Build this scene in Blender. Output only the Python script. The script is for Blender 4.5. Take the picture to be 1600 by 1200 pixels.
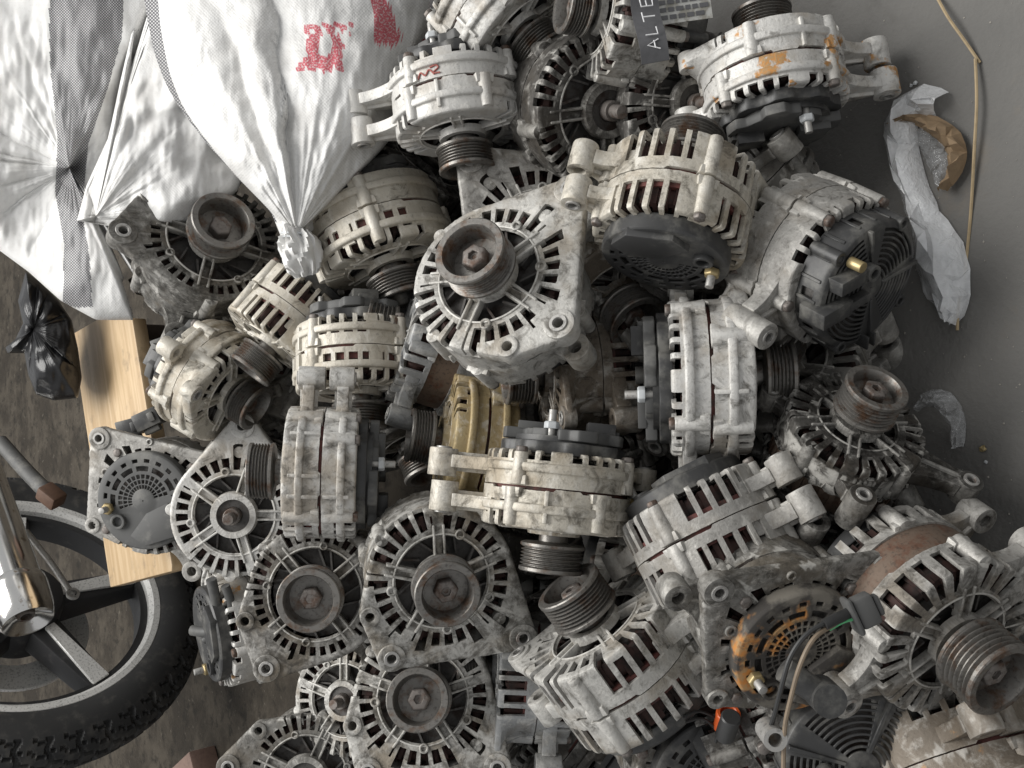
import bpy, bmesh, math, random
import numpy as np
from mathutils import Vector, Matrix, noise

for _o in list(bpy.data.objects): bpy.data.objects.remove(_o)
sc = bpy.context.scene
COL = sc.collection
rad = math.radians
random.seed(7)

# ------------------------------------------------------------------ camera
# The phone was held on its side: the far end of the yard is at the picture's left, the ground near the feet at its right.
PITCH, CAMH, FPX = rad(42), 0.80, 1555.0
sP, cP = math.sin(PITCH), math.cos(PITCH)
FWD = Vector((0, cP, -sP)); UPV = Vector((0, sP, cP))
CR, CU, CB = -UPV, Vector((1, 0, 0)), -FWD          # picture right, picture up, towards the viewer
CAM = Vector((0, 0, CAMH))
cam = bpy.data.objects.new('camera', bpy.data.cameras.new('camera')); COL.objects.link(cam)
cam.data.sensor_width = 36; cam.data.lens = 36 * FPX / 1600
cam.data.clip_start = 0.02; cam.data.clip_end = 100
cam.matrix_world = Matrix(((CR.x, CU.x, CB.x, CAM.x), (CR.y, CU.y, CB.y, CAM.y), (CR.z, CU.z, CB.z, CAM.z), (0, 0, 0, 1)))
sc.camera = cam

# ------------------------------------------------------------------ light
world = bpy.data.worlds.new('World'); sc.world = world; world.use_nodes = True
bg = world.node_tree.nodes['Background']
bg.inputs[0].default_value = (0.98, 0.99, 1.0, 1); bg.inputs[1].default_value = 0.47
def area(name, loc, target, sx, sy, power, col):
    l = bpy.data.lights.new(name, 'AREA'); l.shape = 'RECTANGLE'; l.size = sx; l.size_y = sy; l.energy = power; l.color = col
    o = bpy.data.objects.new(name, l); COL.objects.link(o); o.location = loc
    o.rotation_euler = (Vector(target) - Vector(loc)).to_track_quat('-Z', 'Y').to_euler()
area('open_front_daylight', (0.7, 1.9, 3.1), (0, 0.7, 0.1), 2.8, 2.0, 160, (1, 0.985, 0.96))
vs = sc.view_settings
vs.view_transform = 'Standard'; vs.look = 'None'; vs.gamma = 1; vs.exposure = 0.0; vs.use_curve_mapping = False
sc.render.film_transparent = False
sc.cycles.max_bounces = 6; sc.cycles.use_denoising = True

# ------------------------------------------------------------------ placing
def P(px, py, d):
    return CAM + FWD * d + CR * ((px - 800) / FPX * d) + CU * ((600 - py) / FPX * d)
def depth_z(px, z):
    return (CAMH - z) / (sP + (px - 800) / FPX * cP)
def PZ(px, py, z): return P(px, py, depth_z(px, z))
def camdir(v): return (CR * v[0] + CU * v[1] + CB * v[2]).normalized()
def frame(axis, roll):
    A = camdir(axis); a = Vector(axis).normalized()
    ref = CU if abs(a.x) > 0.8 else CR
    X = (ref - A * ref.dot(A)).normalized(); Y = A.cross(X)
    c, s = math.cos(rad(roll)), math.sin(rad(roll))
    X, Y = X * c + Y * s, Y * c - X * s
    return Matrix(((X.x, Y.x, A.x, 0), (X.y, Y.y, A.y, 0), (X.z, Y.z, A.z, 0), (0, 0, 0, 1)))

# ------------------------------------------------------------------ materials
class NT:
    def __init__(s, name):
        s.m = bpy.data.materials.new(name); s.m.use_nodes = True; s.t = s.m.node_tree
        s.b = s.t.nodes['Principled BSDF']; s.out = s.t.nodes['Material Output']
    def n(s, typ, **kw):
        x = s.t.nodes.new('ShaderNode' + typ)
        for k, v in kw.items():
            if isinstance(k, str) and k.startswith('i_'):
                x.inputs[k[2:]].default_value = v
            else: setattr(x, k, v)
        return x
    def l(s, a, b): s.t.links.new(a, b)
    def setin(s, node, idx, v):
        if hasattr(v, 'is_linked') or isinstance(v, bpy.types.NodeSocket): s.l(v, node.inputs[idx])
        else: node.inputs[idx].default_value = v
    def math(s, op, a, b=0.0, clamp=False):
        x = s.n('Math', operation=op, use_clamp=clamp); s.setin(x, 0, a); s.setin(x, 1, b); return x.outputs[0]
    def mix(s, f, a, b, mode='MIX'):
        x = s.n('Mix', data_type='RGBA', blend_type=mode); s.setin(x, 0, f); s.setin(x, 6, a); s.setin(x, 7, b); return x.outputs[2]
    def ramp(s, v, p0, p1):
        x = s.n('MapRange', interpolation_type='SMOOTHSTEP'); s.setin(x, 0, v); x.inputs[1].default_value = p0; x.inputs[2].default_value = p1; return x.outputs[0]
    def noise(s, vec, scale, detail=4, rough=0.6, dist=0.0):
        x = s.n('TexNoise'); s.l(vec, x.inputs['Vector']); x.inputs['Scale'].default_value = scale
        x.inputs['Detail'].default_value = detail; x.inputs['Roughness'].default_value = rough; x.inputs['Distortion'].default_value = dist
        return x.outputs[0]
    def coord(s, kind='Object', rnd=True):
        c = s.n('TexCoord').outputs[kind]
        if not rnd: return c
        oi = s.n('ObjectInfo'); v = s.n('VectorMath', operation='ADD')
        sc_ = s.n('VectorMath', operation='SCALE'); s.l(oi.outputs['Random'], sc_.inputs['Scale']); sc_.inputs[0].default_value = (13.1, 7.7, 19.3)
        s.l(c, v.inputs[0]); s.l(sc_.outputs[0], v.inputs[1]); return v.outputs[0]
    def bump(s, h, strength, dist=0.001):
        x = s.n('Bump'); x.inputs['Strength'].default_value = strength; x.inputs['Distance'].default_value = dist
        s.l(h, x.inputs['Height']); s.l(x.outputs[0], s.b.inputs['Normal'])
    def fin(s, col=None, rough=None, metal=None, spec=None):
        if col is not None: s.setin(s.b, 'Base Color', col)
        if rough is not None: s.setin(s.b, 'Roughness', rough)
        if metal is not None: s.setin(s.b, 'Metallic', metal)
        if spec is not None: s.setin(s.b, 'Specular IOR Level', spec)
        return s.m
def rgb(r, g, b): return (r, g, b, 1)
M = {}
def cast_mat():
    t = NT('weathered_cast_aluminium'); c = t.coord(); oi = t.n('ObjectInfo'); oc = oi.outputs['Color']; rn = t.math('DIVIDE', oi.outputs['Object Index'], 100.0)
    n1 = t.noise(c, 20, 6, .62); n2 = t.noise(c, 75, 7, .68, .4); n3 = t.noise(c, 420, 3, .6); n4 = t.noise(c, 52, 8, .72, .8); n5 = t.noise(c, 130, 6, .7, .5)
    dark = t.mix(1.0, oc, rgb(.16, .14, .115), 'MULTIPLY')
    white = t.mix(.62, oc, rgb(.76, .74, .69))
    k = t.mix(t.math('MULTIPLY', t.ramp(n2, .50, .68), .7), oc, white)
    k = t.mix(t.math('MULTIPLY', t.ramp(n1, .46, .64), t.math('ADD', .25, t.math('MULTIPLY', rn, .65))), k, t.mix(1.0, oc, rgb(.54, .46, .36), 'MULTIPLY'))
    amt = t.math('SUBTRACT', t.math('MULTIPLY', rn, .16), .05)
    grime = t.mix(1.0, oc, rgb(.13, .118, .10), 'MULTIPLY')
    k = t.mix(t.math('MULTIPLY', t.ramp(t.math('ADD', n4, amt), .52, .74), .85), k, grime)
    k = t.mix(t.math('MULTIPLY', t.ramp(t.math('ADD', n5, amt), .56, .76), .6), k, grime)
    k = t.mix(t.math('MULTIPLY', t.ramp(n3, .56, .72), .25), k, dark)
    pt = t.n('NewGeometry').outputs['Pointiness']
    k = t.mix(t.math('MULTIPLY', t.ramp(pt, .53, .60), t.math('MULTIPLY', t.ramp(n2, .35, .55), .75)), k, white)
    rust = t.math('MULTIPLY', t.math('SUBTRACT', 1.0, oi.outputs['Alpha']), t.math('MULTIPLY', t.ramp(t.noise(c, 30, 4, .6), .60, .65), t.ramp(n2, .40, .5)))
    k = t.mix(rust, k, t.mix(t.ramp(n3, .4, .6), rgb(.50, .24, .075), rgb(.40, .26, .13)))
    t.bump(t.math('ADD', t.math('MULTIPLY', n2, .9), t.math('ADD', n3, t.math('MULTIPLY', n5, .6))), .36, .0011)
    return t.fin(k, t.math('ADD', .36, t.math('MULTIPLY', n1, .42)), .25, .42)
M['cast'] = cast_mat()
def steel_mat(name, base, rust, amt, metal=.75, r0=.3):
    t = NT(name); c = t.coord(); n1 = t.noise(c, 60, 6, .65); n2 = t.noise(c, 300, 4, .6)
    k = t.mix(t.ramp(n1, amt, amt + .2), base, rust); k = t.mix(t.math('MULTIPLY', t.ramp(n2, .5, .7), .5), k, rgb(.03, .027, .024))
    t.bump(n2, .3, .0006)
    return t.fin(k, t.math('ADD', r0, t.math('MULTIPLY', n1, .35)), metal)
M['pulley'] = steel_mat('worn_pulley_steel', rgb(.21, .20, .185), rgb(.13, .080, .052), .49, .7, .26)
M['rusty'] = steel_mat('rusty_steel', rgb(.20, .18, .165), rgb(.11, .068, .048), .46, .5, .40)
M['bush'] = steel_mat('bolt_bushing_steel', rgb(.42, .41, .39), rgb(.20, .09, .05), .58, .6, .35)
M['stator'] = steel_mat('varnished_stator', rgb(.12, .036, .030), rgb(.055, .034, .028), .46, .05, .5)
M['lam'] = steel_mat('stator_laminations', rgb(.17, .125, .095), rgb(.14, .07, .045), .48, .4, .45)
M['copper'] = steel_mat('dirty_windings', rgb(.045, .020, .016), rgb(.018, .013, .011), .45, .2, .6)
M['fan'] = steel_mat('dirty_fan_steel', rgb(.10, .095, .09), rgb(.05, .035, .028), .48, .5, .5)
def plastic(name, base, dust, amt=.5, rough=.42):
    t = NT(name); c = t.coord(); n1 = t.noise(c, 30, 6, .65); n2 = t.noise(c, 220, 3, .6)
    k = t.mix(t.math('MULTIPLY', t.ramp(n1, amt, amt + .22), .75), base, dust)
    t.bump(t.math('ADD', n2, n1), .15, .0006)
    return t.fin(k, t.math('ADD', rough, t.math('MULTIPLY', n1, .35)), 0, .45)
M['black'] = plastic('dusty_black_plastic', rgb(.040, .040, .040), rgb(.17, .165, .15), .47, .26)
M['grey'] = plastic('dusty_grey_plastic', rgb(.085, .085, .083), rgb(.20, .195, .18))
def rustcover():
    t = NT('rust_stained_plastic'); c = t.coord(); n1 = t.noise(c, 38, 6, .6); n2 = t.noise(c, 16, 4, .6); n3 = t.noise(c, 160, 4, .6)
    k = t.mix(t.ramp(n1, .46, .6), rgb(.05, .045, .04), rgb(.17, .155, .13))
    k = t.mix(t.math('MULTIPLY', t.ramp(n2, .55, .60), t.ramp(n1, .40, .5)), k, t.mix(t.ramp(n3, .4, .6), rgb(.46, .19, .045), rgb(.36, .22, .10)))
    t.bump(n3, .35, .0008); return t.fin(k, .75, 0)
M['rustcover'] = rustcover()
def label_mat():
    t = NT('printed_paper_label'); c = t.coord(rnd=False); n1 = t.noise(c, 90, 4, .6)
    return t.fin(t.mix(t.ramp(n1, .45, .6), rgb(.42, .42, .40), rgb(.25, .24, .21)), .7)
M['label'] = label_mat()
def simple(name, col, rough=.5, metal=0.0, spec=.5):
    t = NT(name); c = t.coord(); n1 = t.noise(c, 120, 5, .6); t.bump(n1, .12, .0008)
    return t.fin(t.mix(t.math('MULTIPLY', t.ramp(n1, .4, .7), .45), rgb(*col), rgb(*[x * .55 for x in col])), rough, metal, spec)
M['orange'] = simple('orange_plastic', (.75, .13, .03), .35)
M['redpaint'] = simple('red_marker_paint', (.40, .13, .11), .8)
M['brass'] = simple('tarnished_brass', (.42, .33, .17), .4, .6)
M['whitepl'] = simple('pale_plastic', (.55, .57, .58), .45)
M['wire'] = simple('black_cable_rubber', (.03, .03, .03), .5)
M['tanwire'] = simple('dusty_tan_wire', (.22, .17, .12), .6)
M['green'] = simple('green_wire', (.12, .5, .22), .5)
M['chalk'] = simple('white_chalk_ink', (.75, .75, .76), .8)

# ------------------------------------------------------------------ mesh helpers
class MB:
    def __init__(s): s.v = []; s.f = []
    def add(s, vs_, fs, mat=None):
        o = len(s.v)
        s.v += [tuple(mat @ Vector(p)) if mat else tuple(p) for p in vs_]
        s.f += [tuple(i + o for i in f) for f in fs]
    def lathe(s, prof, N=48, mat=None, closed=False, a0=0.0):
        vs_ = [(r * math.cos(a0 + 2 * math.pi * i / N), r * math.sin(a0 + 2 * math.pi * i / N), z) for r, z in prof for i in range(N)]
        L = len(prof); fs = []
        for j in range(L if closed else L - 1):
            for i in range(N):
                a = j * N + i; b = ((j + 1) % L) * N + i; c = ((j + 1) % L) * N + (i + 1) % N; d = j * N + (i + 1) % N
                fs.append((a, b, c, d))
        s.add(vs_, fs, mat)
    def ring(s, ro, ri, z0, z1, N=24, mat=None):      # tube with a hole, z0<z1
        s.lathe([(ri, z1), (ro, z1), (ro, z0), (ri, z0)], N, mat, True)
    def cyl(s, r, z0, z1, N=20, mat=None, r2=None):
        r2 = r if r2 is None else r2
        s.lathe([(0.0002, z1), (r2, z1), (r, z0), (0.0002, z0)], N, mat)
    def box(s, x0, x1, y0, y1, z0, z1, mat=None, taper=0.0):
        t = taper
        vs_ = [(x0, y0, z0), (x1, y0, z0), (x1, y1, z0), (x0, y1, z0), (x0 + t, y0 + t, z1), (x1 - t, y0 + t, z1), (x1 - t, y1 - t, z1), (x0 + t, y1 - t, z1)]
        s.add(vs_, [(3, 2, 1, 0), (4, 5, 6, 7), (0, 1, 5, 4), (1, 2, 6, 5), (2, 3, 7, 6), (3, 0, 4, 7)], mat)
    def prism(s, pts, z0, z1, mat=None):
        n = len(pts)
        s.add([(x, y, z0) for x, y in pts] + [(x, y, z1) for x, y in pts],
              [tuple(range(n - 1, -1, -1)), tuple(range(n, 2 * n))] + [(i, (i + 1) % n, n + (i + 1) % n, n + i) for i in range(n)], mat)
    def tube(s, pts, r, N=8, rs=None):
        pts = [Vector(p) for p in pts]; n = len(pts); vs_ = []; fs = []
        t0 = (pts[1] - pts[0]).normalized(); u = t0.orthogonal().normalized()
        for k in range(n):
            t = (pts[min(k + 1, n - 1)] - pts[max(k - 1, 0)]).normalized(); u = (u - t * u.dot(t)).normalized(); w = t.cross(u)
            rr = rs[k] if rs else r
            vs_ += [pts[k] + (u * math.cos(2 * math.pi * i / N) + w * math.sin(2 * math.pi * i / N)) * rr for i in range(N)]
        for k in range(n - 1):
            for i in range(N): fs.append((k * N + i, k * N + (i + 1) % N, (k + 1) * N + (i + 1) % N, (k + 1) * N + i))
        fs.append(tuple(range(N - 1, -1, -1))); fs.append(tuple((n - 1) * N + i for i in range(N)))
        s.add(vs_, fs)
    def mesh(s, name, bevel=None, ang=35, mat=None, solid=None, seg=1, smooth=True):
        me = bpy.data.meshes.new(name); me.from_pydata(s.v, [], s.f); me.update()
        if bevel or solid:
            o = bpy.data.objects.new('tmp', me); COL.objects.link(o)
            if solid:
                m = o.modifiers.new('s', 'SOLIDIFY'); m.thickness = solid; m.offset = -1
            if bevel:
                m = o.modifiers.new('b', 'BEVEL'); m.width = bevel; m.segments = seg; m.limit_method = 'ANGLE'; m.angle_limit = rad(ang); m.use_clamp_overlap = True
            dg = bpy.context.evaluated_depsgraph_get(); me2 = bpy.data.meshes.new_from_object(o.evaluated_get(dg))
            bpy.data.objects.remove(o); bpy.data.meshes.remove(me); me = me2; me.name = name
        if smooth:
            me.polygons.foreach_set('use_smooth', [True] * len(me.polygons))
            me.set_sharp_from_angle(angle=rad(38))
        me.materials.clear()
        if mat: me.materials.append(M[mat] if isinstance(mat, str) else mat)
        return me
def spline(pts, n=8):
    pts = [Vector(p) for p in pts]; q = [pts[0]] + pts + [pts[-1]]; out = []
    for i in range(1, len(q) - 2):
        for k in range(n):
            t = k / n; a, b, c, d = q[i - 1], q[i], q[i + 1], q[i + 2]
            out.append(.5 * ((2 * b) + (c - a) * t + (2 * a - 5 * b + 4 * c - d) * t * t + (3 * b - a - 3 * c + d) * t ** 3))
    return out + [pts[-1]]
def obj(name, me, parent=None, color=None, mw=None):
    o = bpy.data.objects.new(name, me); COL.objects.link(o)
    if parent is not None: o.parent = parent
    if mw is not None: o.matrix_basis = mw
    if color: o.color = (*color, 1)
    return o
def tag(o, label=None, cat=None, group=None, kind=None):
    for k, v in (('label', label), ('category', cat), ('group', group), ('kind', kind)):
        if v: o[k] = v
    return o
def empty(name, mw):
    o = bpy.data.objects.new(name, None); COL.objects.link(o); o.matrix_world = mw; o.empty_display_size = .02; return o

# ------------------------------------------------------------------ ground and far setting
def floor_mat():
    t = NT('worn_dark_concrete'); g = t.n('NewGeometry').outputs['Position']
    sep = t.n('SeparateXYZ'); t.l(g, sep.inputs[0])
    n1 = t.noise(g, 2.3, 6, .6); n2 = t.noise(g, 9, 8, .7, .2); n3 = t.noise(g, 190, 3, .6); n4 = t.noise(g, 34, 6, .7)
    near = t.mix(t.ramp(n1, .35, .65), rgb(.125, .122, .116), rgb(.165, .160, .150))
    near = t.mix(t.math('MULTIPLY', t.ramp(n2, .56, .72), .55), near, rgb(.19, .158, .122))
    near = t.mix(t.math('MULTIPLY', t.ramp(t.noise(g, 5.5, 6, .65, 1.2), .54, .70), .55), near, rgb(.085, .08, .072))
    near = t.mix(t.math('MULTIPLY', t.ramp(n3, .60, .74), .5), near, rgb(.13, .125, .118))
    near = t.mix(t.math('MULTIPLY', t.ramp(n4, .64, .72), .35), near, rgb(.25, .24, .22))
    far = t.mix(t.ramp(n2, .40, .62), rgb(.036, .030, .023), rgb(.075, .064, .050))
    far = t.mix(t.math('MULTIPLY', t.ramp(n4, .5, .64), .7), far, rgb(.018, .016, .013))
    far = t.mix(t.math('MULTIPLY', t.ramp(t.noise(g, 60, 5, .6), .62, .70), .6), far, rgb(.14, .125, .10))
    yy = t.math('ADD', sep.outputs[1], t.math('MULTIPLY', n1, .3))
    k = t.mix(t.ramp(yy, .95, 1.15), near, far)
    t.bump(t.math('ADD', t.math('MULTIPLY', n2, .6), n3), .35, .003)
    return t.fin(k, t.math('ADD', .55, t.math('MULTIPLY', n2, .35)), 0, .16)
M['floor'] = floor_mat()
b = MB(); G = 60
xs = np.linspace(-6, 6, G); ys = np.linspace(-2, 12, G)
b.add([(x, y, 0) for y in ys for x in xs], [(j * G + i, j * G + i + 1, (j + 1) * G + i + 1, (j + 1) * G + i) for j in range(G - 1) for i in range(G - 1)])
tag(obj('ground', b.mesh('ground', mat='floor')), kind='structure')

# ------------------------------------------------------------------ alternator builder
def hull_r(R, ears, th):
    pts = [(R * math.cos(a), R * math.sin(a)) for a in np.linspace(0, 2 * math.pi, 240, endpoint=False)]
    for a, d, er in ears:
        cx, cy = d * math.cos(rad(a)), d * math.sin(rad(a))
        pts += [(cx + er * math.cos(q), cy + er * math.sin(q)) for q in np.linspace(0, 2 * math.pi, 40, endpoint=False)]
    pts = sorted(set(pts))
    def half(ps):
        h = []
        for p in ps:
            while len(h) > 1 and (h[-1][0] - h[-2][0]) * (p[1] - h[-2][1]) - (h[-1][1] - h[-2][1]) * (p[0] - h[-2][0]) <= 0: h.pop()
            h.append(p)
        return h[:-1]
    H = half(pts) + half(pts[::-1]); out = []
    for t in th:
        ux, uy = math.cos(t), math.sin(t); best = R
        for k in range(len(H)):
            (x0, y0), (x1, y1) = H[k], H[(k + 1) % len(H)]
            ex, ey = x1 - x0, y1 - y0; den = ux * ey - uy * ex
            if abs(den) < 1e-12: continue
            s = (x0 * ey - y0 * ex) / den; q = (x0 * uy - y0 * ux) / den
            if s > 0 and -1e-6 <= q <= 1 + 1e-6: best = max(best, s)
        out.append(best)
    return out
def join(name, meshes, mat):
    bm = bmesh.new()
    for m in meshes: bm.from_mesh(m); bpy.data.meshes.remove(m)
    me = bpy.data.meshes.new(name); bm.to_mesh(me); bm.free()
    me.polygons.foreach_set('use_smooth', [True] * len(me.polygons)); me.set_sharp_from_angle(angle=rad(38))
    me.materials.append(M[mat]); return me
def shell(rings, N, hole, thick, bevel, jit=0.0, seed=0):
    b = MB(); th = [2 * math.pi * i / N for i in range(N)]; J = len(rings)
    rng = random.Random(seed)
    for rg in rings:
        for i, t in enumerate(th):
            r, z = rg(i); q = 1 + rng.uniform(-jit, jit)
            b.v.append((r * q * math.cos(t), r * q * math.sin(t), z + rng.uniform(-jit, jit) * .03))
    for j in range(J - 1):
        for i in range(N):
            if not hole(j, i): b.f.append((j * N + i, (j + 1) * N + i, (j + 1) * N + (i + 1) % N, j * N + (i + 1) % N))
    return b.mesh('shell', bevel=bevel, solid=thick, ang=40)
def inang(t, zones):
    for z in zones:
        a, c = z[0], z[1]
        if (t - a) % 360 <= (c - a) % 360: return z
    return None
def bracket(p, seed):
    N = 180; R = p['R']; zf = p['zf']; th = [2 * math.pi * i / N for i in range(N)]
    ears = p.get('ears', []); ro = hull_r(R, ears, th); plate = [x > R * 1.03 for x in ro]
    rw, rv0, rv1 = p.get('rw', .039), p.get('rv0', .0455), p.get('rv1', R - .0065)
    h0 = p.get('hub', .0165); zs = p.get('zs', .010); g0 = p.get('g0', 0.0); win = p.get('win', []); per, sl = p.get('vent', (6, 4))
    zones = p.get('zones', []); dk = p.get('kind', 'wrap'); spokes = p.get('spokes', [90, 162, 234, 306, 18]); sw = p.get('sw', 6)
    drop = p.get('drop', .010); ph = p.get('ph', 0)
    dish = p.get('dish', .002)
    gap = [g0 + (p.get('winw', .0026) if inang(i * 360 / N, win) else .0005) for i in range(N)]
    L = lambda a, c, t: a + (c - a) * t
    rings = [lambda i: (h0, zf + .005), lambda i: (h0 + .006, zf + .005), lambda i: (h0 + .0075, zf - dish),
             lambda i: (rw, zf - dish), lambda i: (rw + .0012, zf - .0002), lambda i: (rv0 - .0012, zf), lambda i: (rv0, zf),
             lambda i: (rv1, zf), lambda i: (L(rv1, ro[i] - .003, .34), zf), lambda i: (L(rv1, ro[i] - .003, .67), zf),
             lambda i: (ro[i] - .003, zf), lambda i: (ro[i] - .0008, zf - .001), lambda i: (ro[i], zf - .0035), lambda i: (ro[i], zf - drop),
             lambda i: (R if not plate[i] else L(R, ro[i], .25), zf - drop - .003 - (.004 if plate[i] else 0)),
             lambda i: (R, min(zs, zf - drop - .0075)), lambda i: (R, max(gap[i], min(zs, zf - drop - .0075) * .5 + gap[i] * .5)), lambda i: (R, gap[i])]
    rows = {'face': (6, 7), 'wrap': (6, 13), 'long': (6, 15), 'side': (13, 15), 'deep': (6, 16)}
    def spoke_at(a):
        return any(abs((a - s + 180) % 360 - 180) < sw for s in spokes)
    def hole(j, i):
        a = (i + .5) * 360 / N
        if 2 <= j < 3:
            return not spoke_at(a)
        if j in (7, 8, 9):
            rm = (rings[j](i)[0] + rings[j + 1](i)[0]) / 2; am = math.radians(a)
            for ea, ed, er in ears:
                if math.hypot(rm * math.cos(am) - ed * math.cos(rad(ea)), rm * math.sin(am) - ed * math.sin(rad(ea))) < er * .62: return True
        if 6 <= j <= 15:
            if spoke_at(a) and j < 13: return False
            if (i + ph) % per >= sl: return False
            z = inang(a, zones); k = z[2] if z else dk
            if k is None: return False
            r0, r1 = rows[k]
            if plate[i] or plate[(i + 1) % N]:
                r1 = min(r1, 7); am = math.radians(a); m_ = min(ro[i], ro[(i + 1) % N])
                near = min([math.hypot(R * 1.1 * math.cos(am) - ed * math.cos(rad(ea)), R * 1.1 * math.sin(am) - ed * math.sin(rad(ea))) - er for ea, ed, er in ears] + [9])
                if r1 == 7 and near > .004 and m_ > R * 1.17 and i % 12 < 6: r1 = 8
            return r0 <= j < r1
        return False
    m1 = shell(rings, N, hole, p.get('thick', .0035), .0006, .004, seed)
    b = MB()
    for s in spokes:      # raised ribs along every spoke
        q = Matrix.Rotation(rad(s), 4, 'Z')
        for sy in (-1, 1): b.box(h0 + .004, rv0 + .004, sy * .0042 - .0011, sy * .0042 + .0011, zf - .006, zf + .0018, q)
    b.ring(rw + .003, rw + .0012, zf - .003, zf + .0012, 72)
    if p.get('rim', False): b.ring(rv1 + .0022, rv1 + .0008, zf - .002, zf + .0008, 72)
    for ea, ed, er in ears:
        q = Matrix.Translation((ed * math.cos(rad(ea)), ed * math.sin(rad(ea)), 0))
        b.ring(er, er * .46, zf - drop - .004, zf + .0022, 28, q)
    for a in p.get('bosses', [45, 135, 225, 315]):
        q = Matrix.Translation(((R - .001) * math.cos(rad(a)), (R - .001) * math.sin(rad(a)), 0))
        b.cyl(.0068, g0 + .001, zf - .002, 20, q, .0058)
        q = Matrix.Rotation(rad(a), 4, 'Z'); b.box(R - .006, R + .0035, -.0095, .0095, g0 + .0012, g0 + .009, q, .0012)
    if p.get('flange'):
        z_ = zf - drop - p['flange']; b.lathe([(R - .002, z_ + .004), (R + .0030, z_ + .0035), (R + .0036, z_ + .001), (R + .0030, z_ - .0035), (R - .002, z_ - .004)], 96)
    for k in p.get('ribs', []):
        q = Matrix.Rotation(rad(k), 4, 'Z'); b.box(R - .004, R + .003, -.0018, .0018, g0 + .002, zf - .006, q)
    for a, d, er, z0, z1, bz0, bz1, wd in p.get('arms', []):
        q = Matrix.Rotation(rad(a), 4, 'Z'); bw = R * math.sin(rad(wd)); x0 = R * math.cos(rad(wd)) * .93; x1 = d - er * .62
        up, dn = [], []
        for k in range(9):
            t = k / 8; w = er * .93 + max(0, bw - er * .93) * (1 - t) ** 2.0; x = L(x0, x1, t); up.append((x, w)); dn.append((x, -w))
        b.prism(dn + up[::-1], z0, z1, q)
        b.box(R - .003, d - er * .8, -.0016, .0016, z0 - .003, z1 + .003, q)
        b.ring(er, er * .45, bz0, bz1, 26, q @ Matrix.Translation((d, 0, 0)))
    for a, rr, r_ in p.get('holes', []):
        q = Matrix.Translation((rr * math.cos(rad(a)), rr * math.sin(rad(a)), 0)); b.ring(r_, r_ * .5, zf - .004, zf + .002, 16, q)
    m2 = b.mesh('solid', bevel=.0010, seg=2, ang=40)
    return join('bracket', [m1, m2], 'cast')
def hexa(r, z0, z1, hole=None):
    b = MB()
    if hole: 
        b.lathe([(hole, z1), (r * .84, z1), (r, z1 - .0015), (r, z0), (hole, z0)], 6, None, True)
    else: b.lathe([(.0003, z1), (r * .85, z1), (r, z1 - .0012), (r, z0), (.0003, z0)], 6)
    return b
def pulley_mesh(Rp, n, z0, z1, cup):
    ln = z1 - z0; pr = [(.001, z1 - cup), (Rp - .0085, z1 - cup), (Rp - .0068, z1 - .0015), (Rp - .0058, z1), (Rp - .0009, z1), (Rp, z1 - .0009)]
    ga = z1 - .0035; pitch = (ln - .0085) / n
    pr += [(Rp, ga), (Rp - .0012, ga - .0002)]
    for k in range(n):
        z = ga - k * pitch
        pr += [(Rp - .0035, z - pitch * .42), (Rp - .0035, z - pitch * .55), (Rp - .0006, z - pitch * .92), (Rp - .0006, z - pitch)]
    zb = ga - n * pitch
    pr += [(Rp + .0004, zb - .0006), (Rp + .0004, zb - .0028), (Rp - .002, zb - .0038), (.016, zb - .0042), (.0125, z0), (.0125, z0 - .012), (.001, z0 - .012)]
    b = MB(); b.lathe(pr, 72); return b.mesh('pulley', mat='pulley')
def rot_x(): return Matrix.Rotation(math.pi, 4, 'X')
def cover_grid(Rc, z0, z1, mat, sect=(30, 330), big=False):
    N = 180
    rr = [.0006, .011, .0135, .0175, .019, .0232, .0247, .0292, .0330, .0385, .0425, .0465, Rc - .0016, Rc, Rc]
    zz = [z1 + .001, z1 + .001, z1] + [z1] * 9 + [z1 - .0002, z1 - .0022, z0]
    def hole(j, i):
        a = (i + .5) * 2
        if j in (2, 4, 6): return inang(a, [sect]) is not None and (i % 6) < 4
        if j == 8: return inang(a, [sect]) is not None and (i % 15) < 11
        if j == 10: return (i % 9) < 4 and inang(a, [sect]) is not None
        if j == 13: return False
        return False
    return shell([(lambda i, r=r, z=z: (r, z)) for r, z in zip(rr, zz)], N, hole, .0022, .0004)
def cover_dome(Rc, z0, z1):
    N = 180; n = 9; rr = [.0006, .0105]; zz = [z1, z1]
    for k in range(n): rr += [.0125 + k * .0044, .0150 + k * .0044]; zz += [z1 - .0003 * k] * 2
    rr += [Rc - .0015, Rc, Rc, Rc, Rc]; zz += [z1 - .004, z1 - .007, z1 - .012, z0 + .006, z0]
    rings = [(lambda i, r=r, z=z: (r, z)) for r, z in zip(rr, zz)]; J = len(rr)
    def hole(j, i):
        a = (i + .5) * 2
        if 2 <= j < 2 + 2 * n: return j % 2 == 0 and any(lo < a < hi for lo, hi in ((12, 82), (98, 172), (205, 262), (278, 345)))
        return j == J - 3 and (i % 18) < 4
    m = shell(rings, N, hole, .002, .0004); b = MB()
    for a in (5, 90, 185, 270): b.box(.012, Rc - .002, -.0016, .0016, z1 - .004, z1 + .0012, Matrix.Rotation(rad(a), 4, 'Z'))
    for k in range(20): b.box(Rc - .001, Rc + .0012, -.0014, .0014, z0 + .001, z1 - .008, Matrix.Rotation(rad(k * 18 + 9), 4, 'Z'))
    for a in (40, 150, 230, 320): b.ring(.0060, .0030, z0, z1 - .002, 16, Matrix.Translation(((Rc - .001) * math.cos(rad(a)), (Rc - .001) * math.sin(rad(a)), 0)))
    m2 = b.mesh('ribs', bevel=.0005); bm = bmesh.new(); bm.from_mesh(m); bm.from_mesh(m2); bm.to_mesh(m); bm.free(); bpy.data.meshes.remove(m2); return m
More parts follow.
